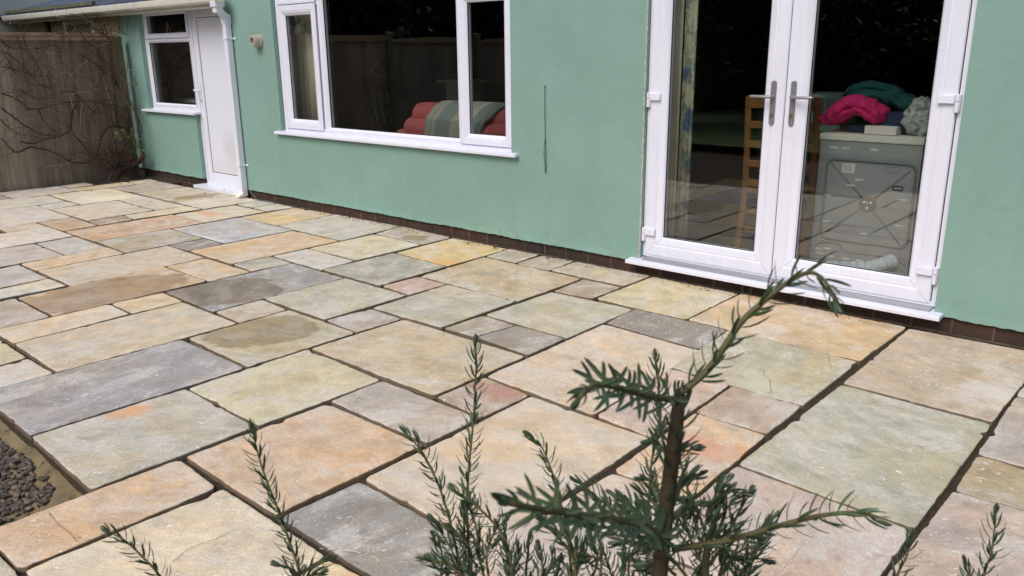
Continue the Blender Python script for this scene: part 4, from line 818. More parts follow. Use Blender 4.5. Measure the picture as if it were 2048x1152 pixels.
for z in (1.565,.335):
    b=MB(); b.box(X0-.006,X1+.006,Y0-.006,Y1+.002,z-.011,z+.011); b.box(X1+.006,X1+.05,W-.008,W-.001,z-.010,z+.010); b.box(X0-.05,X0-.006,W-.008,W-.001,z-.010,z+.010); b.build('pipe_clip',M['pvc'],dpo,bevel=.002)
b=MB(); sq(b,(-7.5955,4.3815,.05),(-7.62,4.32,.005),.036); b.build('pipe_shoe',M['pvc_old'],dpo,bevel=.005)
# rooms
def room(x0,x1,y0,y1,z0,z1,m,name='interior_walls'):
    mb=MB(); 
    mb.quad((x0,y0,z0),(x0,y1,z0),(x0,y1,z1),(x0,y0,z1)); mb.quad((x1,y0,z0),(x1,y0,z1),(x1,y1,z1),(x1,y1,z0)); mb.quad((x0,y1,z0),(x1,y1,z0),(x1,y1,z1),(x0,y1,z1)); mb.quad((x0,y0,z1),(x0,y1,z1),(x1,y1,z1),(x1,y0,z1))
    mb.build(name,m,house,solid=.02)
    f=MB(); f.quad((x0,y0-.03,z0),(x1,y0-.03,z0),(x1,y1,z0),(x0,y1,z0)); f.build('interior_floor',M['floor'],house,solid=.01)
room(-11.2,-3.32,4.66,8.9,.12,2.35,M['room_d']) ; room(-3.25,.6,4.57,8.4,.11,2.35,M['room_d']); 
# extension room sits in front of living room's back part: keep it separate and shallow
# ================= neighbour
nb=thing('neighbour_house',(-12,4.6,0),'cream rendered neighbouring house showing over the fence top','house')
n_=MB(); n_.box(-13.6,-10.305,WE+.002,4.78,-.14,1.95); n_.build('rendered_wall',M['cream'],nb)
n_=MB(); n_.ring(-11.85,-10.95,.9,1.86,[(0,WE),(0,WE-.012),(.05,WE-.012),(.05,WE)]); no=n_.build('window_frame',M['pvc_old'],nb)
n_=MB(); n_.box(-11.80,-11.0,WE-.006,WE+.001,.95,1.81); n_.build('window_blind',plain('dusty_blind',(120,116,96),.6,.1),nb)
n_=MB(); n_.tube([(-12.33,WE-.04,-.1),(-12.33,WE-.04,1.9)],.030,10); n_.build('downpipe',M['dark'],nb,smooth='auto')
n_=MB(); n_.box(-14.6,-13.62,4.0,9,-.14,2.3); n_.build('side_wall',M['rad'],nb)
# ================= FENCE
FX=-10.10; posts=[4.385,2.43,.48,-1.47,-3.42,-5.37,-7.32,-9.27]
fl=['weathered brown fence panel behind the bare climber, nearest the house','second brown fence panel from the house, left of the climber','third fence panel from the house wall','fourth fence panel from the house wall','fifth fence panel from the house wall','sixth fence panel from the house wall','seventh fence panel from the house wall']
for k in range(7):
    ya,yb=posts[k+1]+.055,posts[k]-.055
    f=thing('timber_fence',(FX,(ya+yb)/2,0),fl[k],'fence','brown panels of the side fence')
    top=1.635+(.0 if k<2 else -.01*k); n=18; bw=(yb-ya)/n; b=MB()
    for j in range(n):
        y0=ya+j*bw; zt=top-(0 if k<2 else .045*((2*(j+.5)/n-1)**2)); t0=FX+.004*mnoise.noise(Vector((j,k,0)))
        zb=-.02+.006*rnd.random()
        b.add([(t0,y0,zb),(t0+.013,y0-.003,zb),(t0+.006,y0+bw+.006,zb),(t0-.004,y0+bw,zb),(t0,y0,zt),(t0+.013,y0-.003,zt),(t0+.006,y0+bw+.006,zt),(t0-.004,y0+bw,zt)],[(0,1,2,3),(4,7,6,5),(0,4,5,1),(1,5,6,2),(2,6,7,3),(3,7,4,0)])
    b.build('boards',M['fence'],f)
    c=MB(); pts=[]
    m_=12
    for j in range(m_+1):
        s=j/m_; pts.append((ya+(yb-ya)*s,top-(0 if k<2 else .045*((2*s-1)**2))))
    for (y,z) in pts: c.v+=[(FX-.022,y,z),(FX+.032,y,z),(FX+.032,y,z+.036),(FX-.022,y,z+.036)]
    for j in range(m_):
        a=j*4
        for q in range(4): c.f.append((a+q,a+(q+1)%4,a+4+(q+1)%4,a+4+q))
    c.f+= [(3,2,1,0),(m_*4,m_*4+1,m_*4+2,m_*4+3)]
    c.build('capping_rail',M['rail'],f)
    c=MB(); c.box(FX+.016,FX+.030,ya,yb,top-.048,top-.006); c.build('top_batten',M['rail'],f)
pl=['mossy square fence post against the green wall','second fence post from the house','third fence post from the house','fourth fence post from the house','fifth fence post from the house','sixth fence post from the house','seventh fence post from the house','last fence post, farthest from the house']
for k,y in enumerate(posts):
    b=MB(); zt=1.63 if k==0 else 1.70; b.box(FX-.045,FX+.050,y-.05,y+.05,-.14,zt); b.add([(FX-.045,y-.05,zt),(FX+.05,y-.05,zt),(FX+.05,y+.05,zt),(FX-.045,y+.05,zt),(FX,y,zt+.03)],[(0,1,4),(1,2,4),(2,3,4),(3,0,4)])
    tag(b.build('fence_post',M['post']),pl[k],'post','posts of the side fence')
# ================= CLIMBER
vine=thing('climbing_vine',(-9.98,4.3,0),'bare leafless climber sprawling over the fence beside the green wall','climber')
def smooth_pts(P,n=5):
    P=[Vector(p) for p in P]
    if len(P)<3: return P
    out=[]
    for i in range(len(P)-1):
        p0=P[max(i-1,0)];p1=P[i];p2=P[i+1];p3=P[min(i+2,len(P)-1)]
        for j in range(n):
            t=j/n; out.append(.5*((2*p1)+(p2-p0)*t+(2*p0-5*p1+4*p2-p3)*t*t+(3*p1-p0-3*p2+p3)*t**3))
    out.append(P[-1]); return out
big=MB(); dk=MB(); lt=MB(); rv=random.Random(11)
for (k,r0,pts) in VINE:
    j=rv.uniform(0,.05)
    P=[Vector(p)+Vector((j if p[1]<4.36 else 0, 0 if p[1]<4.36 else -j*.6,0))+Vector((rv.uniform(0,.015),0,0)) for p in pts]
    P=smooth_pts(P,6); n=len(P); rr=[r0*(.0018 if k=='d' else .0012)*(1-.45*i/n)*(1+.25*mnoise.noise(Vector((i*.6,r0,j*99)))) for i in range(n)]
    P=[p+Vector((0,mnoise.noise(Vector((i*.5,j*77,0)))*.008,mnoise.noise(Vector((0,i*.5,j*77)))*.008)) for i,p in enumerate(P)]
    (big if r0>=12 else dk if k=='d' else lt).tube(P,rr,7)
    if r0<8:
        for q in range(2+n//4):   # side twigs
            i=rv.randrange(n); a=P[i]; L=rv.uniform(.08,.32); d=Vector((rv.uniform(-.1,.25),rv.uniform(-1,1),rv.uniform(-.6,1))).normalized()
            if a.y>4.3 : d.y=-abs(d.y)*.3; d.x=abs(d.x)+.2
            e=[a+d*L*s+Vector((0,.03*mnoise.noise(Vector((s*3,i,q))),-.05*s*s+.04*mnoise.noise(Vector((s*4,q,i))))) for s in (0,.25,.5,.75,1)]
            for v_ in e:
                if v_.x<-10.07: v_.x=-10.07
                v_.y=min(v_.y,4.40 if v_.x>-10.05 else 4.3)
            (lt if rv.random()<.12 else dk).tube(e,[.0030,.0027,.0022,.0018,.0013],5)
for q in range(75):    # tangle near the base and top
    zt=rv.choice([.12,.18,.3,1.55,1.6]); a=Vector((-10.0+rv.random()*.06,4.2+rv.uniform(-.12,.12),zt*rv.uniform(.5,1.1)))
    e=[a]; d=Vector((rv.uniform(-.1,.5),rv.uniform(-1,.4),rv.uniform(-.1,1.0))).normalized()
    for s in range(5):
        d=(d+Vector((rv.uniform(-.3,.3),rv.uniform(-.4,.4),rv.uniform(-.3,.3)))).normalized(); e.append(e[-1]+d*rv.uniform(.05,.09)); e[-1].x=max(-10.05,e[-1].x); e[-1].y=min(4.36,e[-1].y); e[-1].z=max(.02,e[-1].z)
    dk.tube(smooth_pts(e,3),.0036,5)
big.build('trunk',M['vine_d'],vine,smooth=True); dk.build('twigs',M['vine_d'],vine,smooth=True); tag(lt.build('pale_twigs',M['vine_l'],vine,smooth=True),'dry straw-coloured stems')
vl=MB()
def leafcard(mb,c,s,rg):
    a=Vector((rg.uniform(-1,1),rg.uniform(-1,1),rg.uniform(-1,1))).normalized(); b=a.cross(Vector((rg.uniform(-1,1),rg.uniform(-1,1),rg.uniform(-1,1)))).normalized(); n_=a.cross(b)
    c=Vector(c); mb.add([tuple(c-a*s),tuple(c-a*s*.2+b*s*.55),tuple(c+a*s*.5+b*s*.4),tuple(c+a*s+n_*s*.15),tuple(c+a*s*.5-b*s*.4),tuple(c-a*s*.2-b*s*.55)],[(0,1,2,3,4,5)])
for k in range(26): leafcard(vl,(-9.93+rv.uniform(-.06,.1),4.24+rv.uniform(-.1,.1),.52+rv.uniform(-.07,.07)),.022,rv)
for k in range(30): leafcard(vl,(-9.82+rv.uniform(-.1,.12),4.33+rv.uniform(-.06,.05),.38+rv.uniform(-.09,.09)),.020,rv)
vl.build('leaves',M['leafl'] if False else mat_leaf('vine_leaf',(62,92,40),(104,128,70)),vine)
# soil gap at the climber's foot
sg=MB(); sg.box(-10.05,-9.2,3.9,4.52,-.13,-.012); tag(sg.build('soil_strip',M['soil']),kind='structure')
# bush with big green leaves over the fence
bsh=thing('laurel_bush',(-11.2,3.6,0),'bright green broad-leaved bush peeking over the fence','bush')
bb=MB(); rb=random.Random(9)
for k in range(900):
    t=rb.random(); a=rb.uniform(0,6.28); r0=.5*math.sqrt(rb.random()); z=.5+rb.random()*1.12
    leafcard(bb,(-11.35+r0*math.cos(a),3.15+1.1*r0*math.sin(a),z+.12*math.cos(a*2)),.055,rb)
bb.build('foliage',M['leafl'],bsh); q=MB(); q.tube([(-11.3,3.2,-.14),(-11.32,3.15,.6),(-11.3,3.2,1.3)],[.03,.022,.012],7); q.build('stem',M['trunk'],bsh)
# ================= trees behind the viewer (seen in the glass)
def tree(x,y,h,rx,rz,label,seed,nl=5200,mat=None):
    t=thing('garden_tree',(x,y,-.1),label,'tree','dark trees mirrored in the window glass')
    rg=random.Random(seed); mb=MB()
    for k in range(nl):
        a=rg.uniform(0,6.283); u=rg.uniform(-1,1); rr=rg.random()**.38; s=math.sqrt(1-u*u)
        c=Vector((x+rx*rr*s*math.cos(a),y+rx*.7*rr*s*math.sin(a),h*.55+rz*rr*u))
        if c.z<.1: continue
        if mnoise.noise(c*1.1+Vector((seed,0,0)))<-.18: continue
        leafcard(mb,c,rg.uniform(.07,.13),rg)
    mb.build('crown',mat or M['leafd'],t)
    q=MB(); q.tube([(x,y,-.14),(x+.05,y,h*.3),(x-.05,y,h*.6),(x,y,h*.85)],[.16,.13,.09,.03],9)
    for k in range(6):
        a=k*1.05; q.tube([(x,y,h*(.25+.08*k)),(x+.6*rx*math.cos(a),y+.4*rx*math.sin(a),h*(.4+.08*k))],[.06,.02],6)
    q.build('trunk',M['trunk'],t)
TT=[(-3.2,-8.3,4.6,2.0,2.3,'dark evergreen tree mirrored in the right door pane'),(-6.6,-8.6,5.0,2.2,2.5,'dark evergreen tree mirrored in the left door pane'),(-9.0,-6.6,5.0,1.7,2.5,'dark leafy tree at the end of the garden fence'),(-12.6,-4.4,5.2,2.0,2.6,'dark tree beyond the fence, mirrored in the right casement'),(-13.0,-1.2,5.0,1.9,2.5,'dark tree beyond the fence, mirrored in the big pane'),(-13.2,1.6,4.6,1.3,2.3,'dark tree beyond the fence, nearest the neighbouring house'),(.4,-8.8,4.8,2.2,2.4,'dark evergreen tree behind the right end of the lawn')]
for k,a in enumerate(TT): tree(a[0],a[1],a[2],a[3],a[4],a[5],k+20)
hg=thing('garden_hedge',(-4,-11,0),'dark clipped hedge along the end of the garden','hedge'); q=MB(); rh=random.Random(2)
for k in range(9000): leafcard(q,(rh.uniform(-16,5),-11+rh.uniform(-.6,.6),rh.uniform(0,3.4)),.12,rh)
q.build('foliage',M['leafd'],hg); q=MB(); q.box(-16,5,-11.3,-10.8,-.14,3.0); q.build('hedge_core',M['trunk'],hg)
hg=thing('garden_hedge',(-13,-4,0),'added tall dark hedge beyond the side fence, closing sky gaps in the big pane','hedge'); q=MB()  # added hedge and core, block the sky showing between the mirrored trees
for k in range(9000): leafcard(q,(-12.9+rh.uniform(-.6,.6),rh.uniform(-9.5,-.4),rh.uniform(0,4.4)),.12,rh)
q.build('foliage',M['leafd'],hg); q=MB(); q.box(-13.2,-12.8,-9.5,-.4,-.14,4.1); q.build('hedge_core',M['trunk'],hg)
sh=thing('brick_shed',(-14.6,3.0,0),'brown brick outbuilding beyond the fence, mirrored in the window','shed'); q=MB(); q.box(-16.5,-13.9,-.2,3.4,-.14,2.55); q.build('wall',plain('dark_brick_wall',(92,60,50),.9,.2,8),sh); q=MB(); q.box(-16.6,-13.8,-.3,3.5,2.55,2.65); q.build('roof',M['slate'],sh)
# ================= ROOM CONTENTS
# sofa
sf=thing('sofa',(-4.8,5.0,.12),'coral pink sofa with its rolled back against the window','sofa')
def capsule(x0,x1,y,z,ry,rz,nm,parent,mat):
    mb=MB(); P=[];n=24
    b=len(mb.v); seg=18; rows=[]
    L=x1-x0
    for i in range(n+1):
        s=i/n; d=min(s,1-s)*L; e=min(1,d/.10); e=math.sqrt(max(0,1-(1-e)**2)); rows.append((x0+L*s,max(.02,e)))
    for (x,e) in rows:
        for k in range(seg):
            a=2*math.pi*k/seg; mb.v.append((x,y+ry*math.cos(a)*(.45+.55*e),z+rz*math.sin(a)*(.35+.65*e)))
    for i in range(n):
        for k in range(seg): k2=(k+1)%seg; mb.f.append((i*seg+k,i*seg+k2,(i+1)*seg+k2,(i+1)*seg+k))
    mb.f.append(tuple(range(seg))); mb.f.append(tuple(reversed([n*seg+k for k in range(seg)])))
    return mb.build(nm,mat,parent,smooth=True)
capsule(-5.60,-4.05,5.02,.885,.13,.110,'back_cushion',sf,M['coral']); capsule(-5.66,-4.0,4.955,.775,.12,.095,'back_cushion',sf,M['coral']); capsule(-5.78,-3.9,4.93,.66,.13,.10,'back_cushion',sf,M['coral'])
q=MB(); q.box(-5.78,-3.75,4.86,5.75,.14,.60); q.build('base',M['coral'],sf,bevel=.05); q=MB(); q.box(-3.75,-3.55,4.86,5.75,.14,.78); q.build('arm',M['coral'],sf,bevel=.05)
th_=MB(); th_.uv=[]
pf=[(5.19,.86),(5.14,.955),(5.06,1.005),(4.99,1.003),(4.92,.965),(4.870,.90),(4.845,.86),(4.835,.80),(4.822,.74),(4.805,.66),(4.79,.60)]
nv=34
for i,(y,z) in enumerate(pf):
    t=i/(len(pf)-1); xa=-5.18-.12*min(1,t*1.8); xb=-4.40-.22*min(1,max(0,t-.2)*2.2)
    for j in range(nv+1):
        s=j/nv; th_.v.append((xa+(xb-xa)*s,y-.006+.004*math.sin(s*23+i*.5),z+.006)); th_.uv.append((s,t))
for i in range(len(pf)-1):
    for j in range(nv): a=i*(nv+1)+j; th_.f.append((a,a+1,a+nv+2,a+nv+1))
tag(th_.build('throw_blanket',M['throw'],smooth=True,solid=.008),'green and cream striped throw draped over the pink sofa back','blanket')
# living room bits
def curtain(x0,x1,y,z0,z1,mat,label,folds=5,amp=.02,name='curtain'):
    mb=MB(); mb.uv=[]; n=60
    for j in (0,1):
        for i in range(n+1):
            s=i/n; mb.v.append((x0+(x1-x0)*s,y+amp*math.sin(s*folds*6.28)+(.006*math.sin(s*31) if j else 0),z1 if j else z0)); mb.uv.append((s*.35,j*1.2))
    for i in range(n): mb.f.append((i,i+1,n+1+i+1,n+1+i))
    o=mb.build(name,mat,smooth=True,solid=.004); return tag(o,label,'curtain')
curtain(-7.12,-6.62,4.70,.30,2.3,M['curt'],'beige curtain hanging behind the narrow left casement',6)
curtain(-6.60,-6.56,4.80,.7,2.3,M['red'],'narrow dusty red curtain edge beside the big pane',2,.012)
pc=thing('framed_picture',(-9.1,8.86,1.5),'framed picture hanging on the back wall of the sitting room','picture')
q=MB(); q.ring(-9.5,-8.45,1.66,2.3,[(0,8.88),(0,8.85),(.09,8.85),(.09,8.88)]); q.build('frame',plain('gilt_frame',(112,110,70),.5,.1),pc); q=MB(); q.quad((-9.42,8.87,1.74),(-8.53,8.87,1.74),(-8.53,8.87,2.22),(-9.42,8.87,2.22)); q.build('canvas',plain('misty_canvas',(96,112,116),.8,.5,5),pc)
fv=thing('flower_vase',(-8.6,7.0,.8),'olive green vase of pale pink flowers inside the sitting room','vase'); q=MB(); q.tube([(-8.6,7,.78),(-8.6,7,.84),(-8.6,7,.95),(-8.6,7,1.02)],[.05,.09,.08,.04],14); q.build('vase',M['dkgreen'],fv,smooth=True)
q=MB()
for (dx,dz,r0) in ((-.12,.18,.06),(.03,.27,.06),(.12,.17,.065),(.2,.14,.05),(.13,.05,.045)): q.blob((-8.6+dx,7,1.0+dz),(r0,r0,r0*.9),12,8,.5,1,dx*9)
q.build('blooms',M['flower'],fv,smooth=True); q=MB()
for dx,dz in ((-.12,.18),(.03,.27),(.12,.17),(.2,.14)): q.tube([(-8.6,7,.98),(-8.6+dx,7,1.0+dz)],.005,5)
q.build('stems',M['cable'],fv)
tb=thing('side_table',(-8.5,7,.12),'dark side table under the flower vase','table'); q=MB(); q.box(-9,-8.0,6.7,7.3,.74,.78); q.build('top',M['oak'] if False else plain('dark_wood',(60,42,32),.4,.1),tb)
for (x,y) in ((-8.95,6.75),(-8.05,6.75),(-8.95,7.25),(-8.05,7.25)): q=MB(); q.box(x-.02,x+.02,y-.02,y+.02,.13,.74); q.build('leg',bpy.data.materials['dark_wood'],tb)
fw=thing('spindle_chair',(-8.0,6.4,.12),'wooden chair with pale spindles inside the sitting room','chair'); 
for k in range(4): q=MB(); x=-8.05+.13*k; q.tube([(x,6.4,.98),(x+.07,6.38,.62)],.007,6); q.build('spindle',M['card'],fw)
q=MB(); q.box(-8.1,-7.55,6.2,6.6,.56,.60); q.build('seat',bpy.data.materials['dark_wood'],fw,bevel=.01)
for (x,y) in ((-8.06,6.24),(-7.6,6.24),(-8.06,6.56),(-7.6,6.56)): q=MB(); q.box(x-.015,x+.015,y-.015,y+.015,.13,.56); q.build('leg',bpy.data.materials['dark_wood'],fw)
pd=thing('white_pedestal',(-6.0,7.0,.12),'white pedestal stand behind the pink sofa','stand'); q=MB(); q.box(-6.56,-6.24,6.3,6.5,.13,1.10); q.build('column',M['rad'],pd); q=MB(); q.box(-6.64,-6.16,6.24,6.56,1.10,1.13); q.build('top',M['rad'],pd)
# dining room
curtain(-2.70,-2.615,4.64,.15,2.25,M['floral'],'blue and green floral curtain inside the left door pane',2,.010)
curtain(-2.775,-2.70,4.62,.15,2.25,M['curt'],'plain beige curtain lining beside the floral curtain',2,.008)
rd=thing('radiator',(-3.2,6.3,.2),'white ribbed radiator on the far wall behind the left door','radiator')
q=MB(); n=52; L=.62
for i in range(n+1): x=-3.24+L*i/n; yy=6.9-.012*(i%2)*1.4; q.v+=[(x,yy,.36),(x,yy,.88)]
for i in range(n): q.f.append((2*i,2*i+2,2*i+3,2*i+1))
q.build('panel',M['rad'],rd); q=MB(); q.box(-3.24,-2.62,6.86,6.95,.875,.895); q.build('top_grille',M['rad'],rd)
def ladder_chair(ox,oy,label,lit=True):
    t=thing('dining_chair',(ox,oy,.115),label,'chair')
    wd=.43
    for sx in (0,1):
        q=MB(); x=ox+sx*wd; q.tube([(x-.01,oy-.05,.12),(x,oy,.55),(x,oy-.01,.8),(x-.002,oy-.035,1.135)],.021,4,flat=1); q.build('back_post',M['oak'],t)
    for z in (1.085,.965,.845,.725,.605):
        q=MB(); q.box(ox+.01,ox+wd-.01,oy-.022-(z-.6)*.04,oy-.004-(z-.6)*.04,z-.022,z+.022 if z<1.08 else z+.035); q.build('slat',M['oak'],t,bevel=.004)
    q=MB(); q.box(ox-.02,ox+wd+.02,oy,oy+.42,.53,.57); q.build('seat',M['oak'],t,bevel=.008)
    for sx in (0,1): q=MB(); x=ox+sx*wd; q.box(x-.02,x+.02,oy+.37,oy+.41,.12,.53); q.build('front_leg',M['oak'],t)
    for z in (.30,.42): q=MB(); q.box(ox+.02,ox+wd-.02,oy-.012,oy+.006,z-.015,z+.015); q.build('stretcher',M['oak'],t)
    return t
ladder_chair(-2.330,4.84,'orange oak ladder-back chair just inside the double doors')
# tumble dryer
td=thing('tumble_dryer',(-1.555,5.0,.115),'grey tumble dryer with its back panel against the right door pane','dryer')
DY=4.72
k=DY/4.75
def D(x,z): return (x*k,1.41-(1.41-z)*k)
q=MB(); xl,zt=D(-1.842,.905); xr,_=D(-1.285,.9); q.box(xl,xr,DY,DY+.54,.125,zt); q.build('body',M['galv'],td,bevel=.004)
q=MB(); q.box(xl-.004,xr+.004,DY-.008,DY+.56,zt+.001,zt+.038); q.build('lid',M['card'],td,bevel=.005)
def rrect(x0,x1,z0,z1,rad,y,r0,mb,n=6):
    pts=[]
    for (cx,cz,a0) in ((x1-rad,z1-rad,0),(x0+rad,z1-rad,90),(x0+rad,z0+rad,180),(x1-rad,z0+rad,270)):
        for j in range(n+1): a=R(a0+90*j/n); pts.append((cx+rad*math.cos(a),y,cz+rad*math.sin(a)))
    pts.append(pts[0]); mb.tube(pts,r0,8,cap=False,flat=1)
q=MB(); a,b=D(-1.79,.80); c,d=D(-1.305,.335); rrect(a,c,d,b,.045,DY+.001,.009,q); q.build('pressed_rim',M['galvd'],td,smooth=True)
hx,hz=D(-1.54,.561)
q=MB()
for (tx,tz) in ((-1.765,.775),(-1.335,.765),(-1.76,.37),(-1.345,.355)):
    e=D(tx,tz); dx,dz=e[0]-hx,e[1]-hz; L=math.hypot(dx,dz); q.tube([(hx+dx/L*.045,DY,hz+dz/L*.045),(e[0],DY,e[1])],.0045,8)
q.build('pressed_ribs',M['galvd'],td,smooth=True)
q=MB(); q.tube([(hx+.042*math.cos(a*.2618),DY,hz+.042*math.sin(a*.2618)) for a in range(25)],.006,8,cap=False); q.tube([(hx,DY-.002,hz),(hx,DY+.002,hz)],.039,20); hb=q.build('hub',M['galvd'],td,smooth='auto')
q=MB()
for (dx,dz,r0) in ((-.018,.01,.007),(.018,.01,.007),(0,.006,.004),(0,-.022,.007)): q.tube([(hx+dx,DY-.003,hz+dz),(hx+dx,DY-.007,hz+dz)],r0,10)
q.build('bolts',M['slot'],hb)
for (x,z) in ((-1.76,.862),(-1.695,.861),(-1.535,.863),(-1.60,.69),(-1.645,.655),(-1.77,.585),(-1.36,.60),(-1.765,.43),(-1.36,.455),(-1.545,.385),(-1.785,.235),(-1.72,.225),(-1.63,.225),(-1.55,.225),(-1.80,.262),(-1.745,.268),(-1.63,.198),(-1.55,.198),(-1.71,.192)):
    e=D(x,z); q=MB(); q.add([(e[0]-.028,DY-.001,e[1]-.005),(e[0]+.024,DY-.001,e[1]-.005),(e[0]+.024,DY-.008,e[1]+.006),(e[0]-.018,DY-.008,e[1]+.006),(e[0]+.024,DY+.001,e[1]+.008),(e[0]-.018,DY+.001,e[1]+.008)],[(0,1,2,3),(3,2,4,5)]); q.build('louvre',M['slot'],td)
e=D(-1.665,.755); q=MB(); q.quad((e[0]-.038,DY-.001,e[1]-.028),(e[0]+.032,DY-.001,e[1]-.026),(e[0]+.036,DY-.001,e[1]+.028),(e[0]-.036,DY-.001,e[1]+.024)); lb=q.build('rating_label',M['card'],td)
q=MB(); rl=random.Random(4)
for r0 in range(5):
    x=e[0]-.030
    while x<e[0]+.02:
        L=rl.uniform(.005,.016); q.box(x,x+L,DY-.0016,DY-.0012,e[1]+.016-r0*.008,e[1]+.0185-r0*.008); x+=L+.004
q.build('label_print',M['gasket'],lb)
e=D(-1.43,.765); q=MB(); rrect(e[0]-.04,e[0]+.04,e[1]-.018,e[1]+.014,.006,DY,.0018,q,3); q.build('embossed_plate',M['galvd'],td)
e=D(-1.39,.665); q=MB(); rrect(e[0]-.026,e[0]+.026,e[1]-.010,e[1]+.010,.009,DY,.004,q,4); q.build('cable_entry',M['dark'],td)
q=MB(); pts=[D(-1.83,.24),D(-1.79,.30),D(-1.68,.31),D(-1.62,.27),D(-1.40,.275),D(-1.30,.245)]; q.tube(smooth_pts([(a,DY,b) for a,b in pts],5),.006,8); q.build('pressed_step',M['galvd'],td,smooth=True)
hs=MB(); P=smooth_pts([(-1.80,4.645,.175),(-1.64,4.645,.190),(-1.48,4.65,.215),(-1.40,4.675,.245),(-1.36,4.72,.26)],14); hs.tube(P,[.045+.005*math.sin(i*1.5) for i in range(len(P))],16,flat=.9); hs.build('vent_hose',M['hose'],td,smooth=True)
# laundry on dryer
def fold(name,pts,r0,fl,mat,nz,seed):
    mb=MB(); P=smooth_pts(pts,8); n=len(P); rr=[]
    for i in range(n):
        s=i/(n-1); e=min(1,min(s,1-s)*7+.25); rr.append(r0*math.sqrt(e)*(1+nz*mnoise.noise(Vector((i*.35,seed,0)))))
    mb.tube(P,rr,18,flat=fl); return mb
def wrinkle(o,st,sc=6):
    t=bpy.data.textures.new('wr','CLOUDS'); t.noise_scale=1/sc; s=o.modifiers.new('sub','SUBSURF'); s.levels=1; s.render_levels=2; d=o.modifiers.new('d','DISPLACE'); d.texture=t; d.strength=st*1.2; d.texture_coords='GLOBAL'; d.mid_level=.5; t2=bpy.data.textures.new('wr2','CLOUDS'); t2.noise_scale=.35/sc; d2=o.modifiers.new('d2','DISPLACE'); d2.texture=t2; d2.strength=st*.45; d2.texture_coords='GLOBAL'; d2.mid_level=.5
LZ=zt+.04
nav=MB(); nav.blob((-1.575,4.93,LZ+.022),(.20,.13,.035),24,10,.35,.9,2); nav.blob((-1.48,4.92,LZ+.065),(.13,.12,.05),20,10,.4,.9,5); o=tag(nav.build('folded_clothes',M['navy'],smooth=True),'dark blue crumpled clothes under the pink fleece on the dryer','clothes'); wrinkle(o,.03,14)
pk=fold('p',[(-1.845,4.86,LZ+.055),(-1.78,4.85,LZ+.10),(-1.70,4.85,LZ+.150),(-1.62,4.85,LZ+.135),(-1.53,4.86,LZ+.095)],.13,.36,M['pink'],.15,1)
pk.add(fold('p',[(-1.83,4.82,LZ+.045),(-1.76,4.80,LZ+.075),(-1.69,4.79,LZ+.115),(-1.65,4.79,LZ+.11),(-1.70,4.785,LZ+.08),(-1.64,4.785,LZ+.06)],.07,.42,M['pink'],.15,3).v,[]) if False else None
o=tag(pk.build('pink_fleece',M['pink'],smooth=True),'bright magenta folded fleece blanket heaped on the dryer','blanket'); wrinkle(o,.045,11)
f2=fold('p',[(-1.80,4.80,LZ+.055),(-1.72,4.765,LZ+.10),(-1.655,4.76,LZ+.125),(-1.60,4.765,LZ+.10),(-1.555,4.79,LZ+.065)],.045,.55,M['pink'],.15,4); b=f2.build('fold',M['pink'],o,smooth=True); wrinkle(b,.02,14)
tl=fold('t',[(-1.80,5.02,LZ+.155),(-1.70,5.02,LZ+.20),(-1.58,5.02,LZ+.20),(-1.46,5.03,LZ+.155),(-1.36,5.04,LZ+.135)],.15,.34,M['teal'],.15,7)
o=tag(tl.build('teal_fleece',M['teal'],smooth=True),'dark teal folded fleece piled behind the pink one','blanket'); wrinkle(o,.05,9)
f2=fold('t',[(-1.80,4.98,LZ+.215),(-1.70,4.98,LZ+.25),(-1.60,4.98,LZ+.245),(-1.5,4.99,LZ+.20)],.06,.5,M['teal'],.15,9); b=f2.build('fold',M['teal'],o,smooth=True); wrinkle(b,.02,12)
q=MB(); q.box(-1.605,-1.435,4.76,4.92,LZ+.001,LZ+.048); o=tag(q.build('white_box',M['card'],bevel=.003),'flat white cardboard box on the dryer lid','box')
bg_=MB(); bg_.blob((-1.335,4.86,LZ+.095),(.085,.09,.10),24,14,.5,.9,8); o=tag(bg_.build('carrier_bag',mat_leaf('crinkled_bag_film',(206,212,204),(180,190,184)),smooth=True),'crumpled white and green plastic carrier bag on the dryer','bag'); wrinkle(o,.05,20)

# basket behind
bk=thing('laundry_basket',(-2.1,5.5,.9),'pale mint slotted laundry basket beyond the chair','basket')
q=MB(); q.box(-2.30,-2.0,5.5,5.515,1.09,1.125); q.box(-2.30,-2.0,5.5,5.515,.88,.92)
for k_ in range(8): x=-2.29+.04*k_; q.box(x,x+.016,5.5,5.512,.92,1.09)
q.box(-2.30,-2.285,5.5,5.75,.88,1.125); q.box(-2.015,-2.0,5.5,5.75,.88,1.125); q.box(-2.30,-2.0,5.74,5.755,.88,1.125); q.box(-2.29,-2.01,5.51,5.745,.88,.885); q.build('basket_shell',M['mint'],bk)
dt=thing('dining_table',(-1.9,5.9,.12),'oak dining table beneath the laundry basket','table'); q=MB(); q.box(-2.5,-1.2,5.42,6.4,.84,.878); q.build('top',M['oak'],dt,bevel=.004)
for (x,y) in ((-2.44,5.48),(-1.26,5.48),(-2.44,6.34),(-1.26,6.34)): q=MB(); q.box(x-.03,x+.03,y-.03,y+.03,.12,.84); q.build('leg',M['oak'],dt)
q=MB(); q.box(-2.03,-1.87,5.0,5.2,.12,.36); tag(q.build('storage_tub',M['bluebox'],bevel=.01),'blue plastic tub on the floor behind the chair','tub')
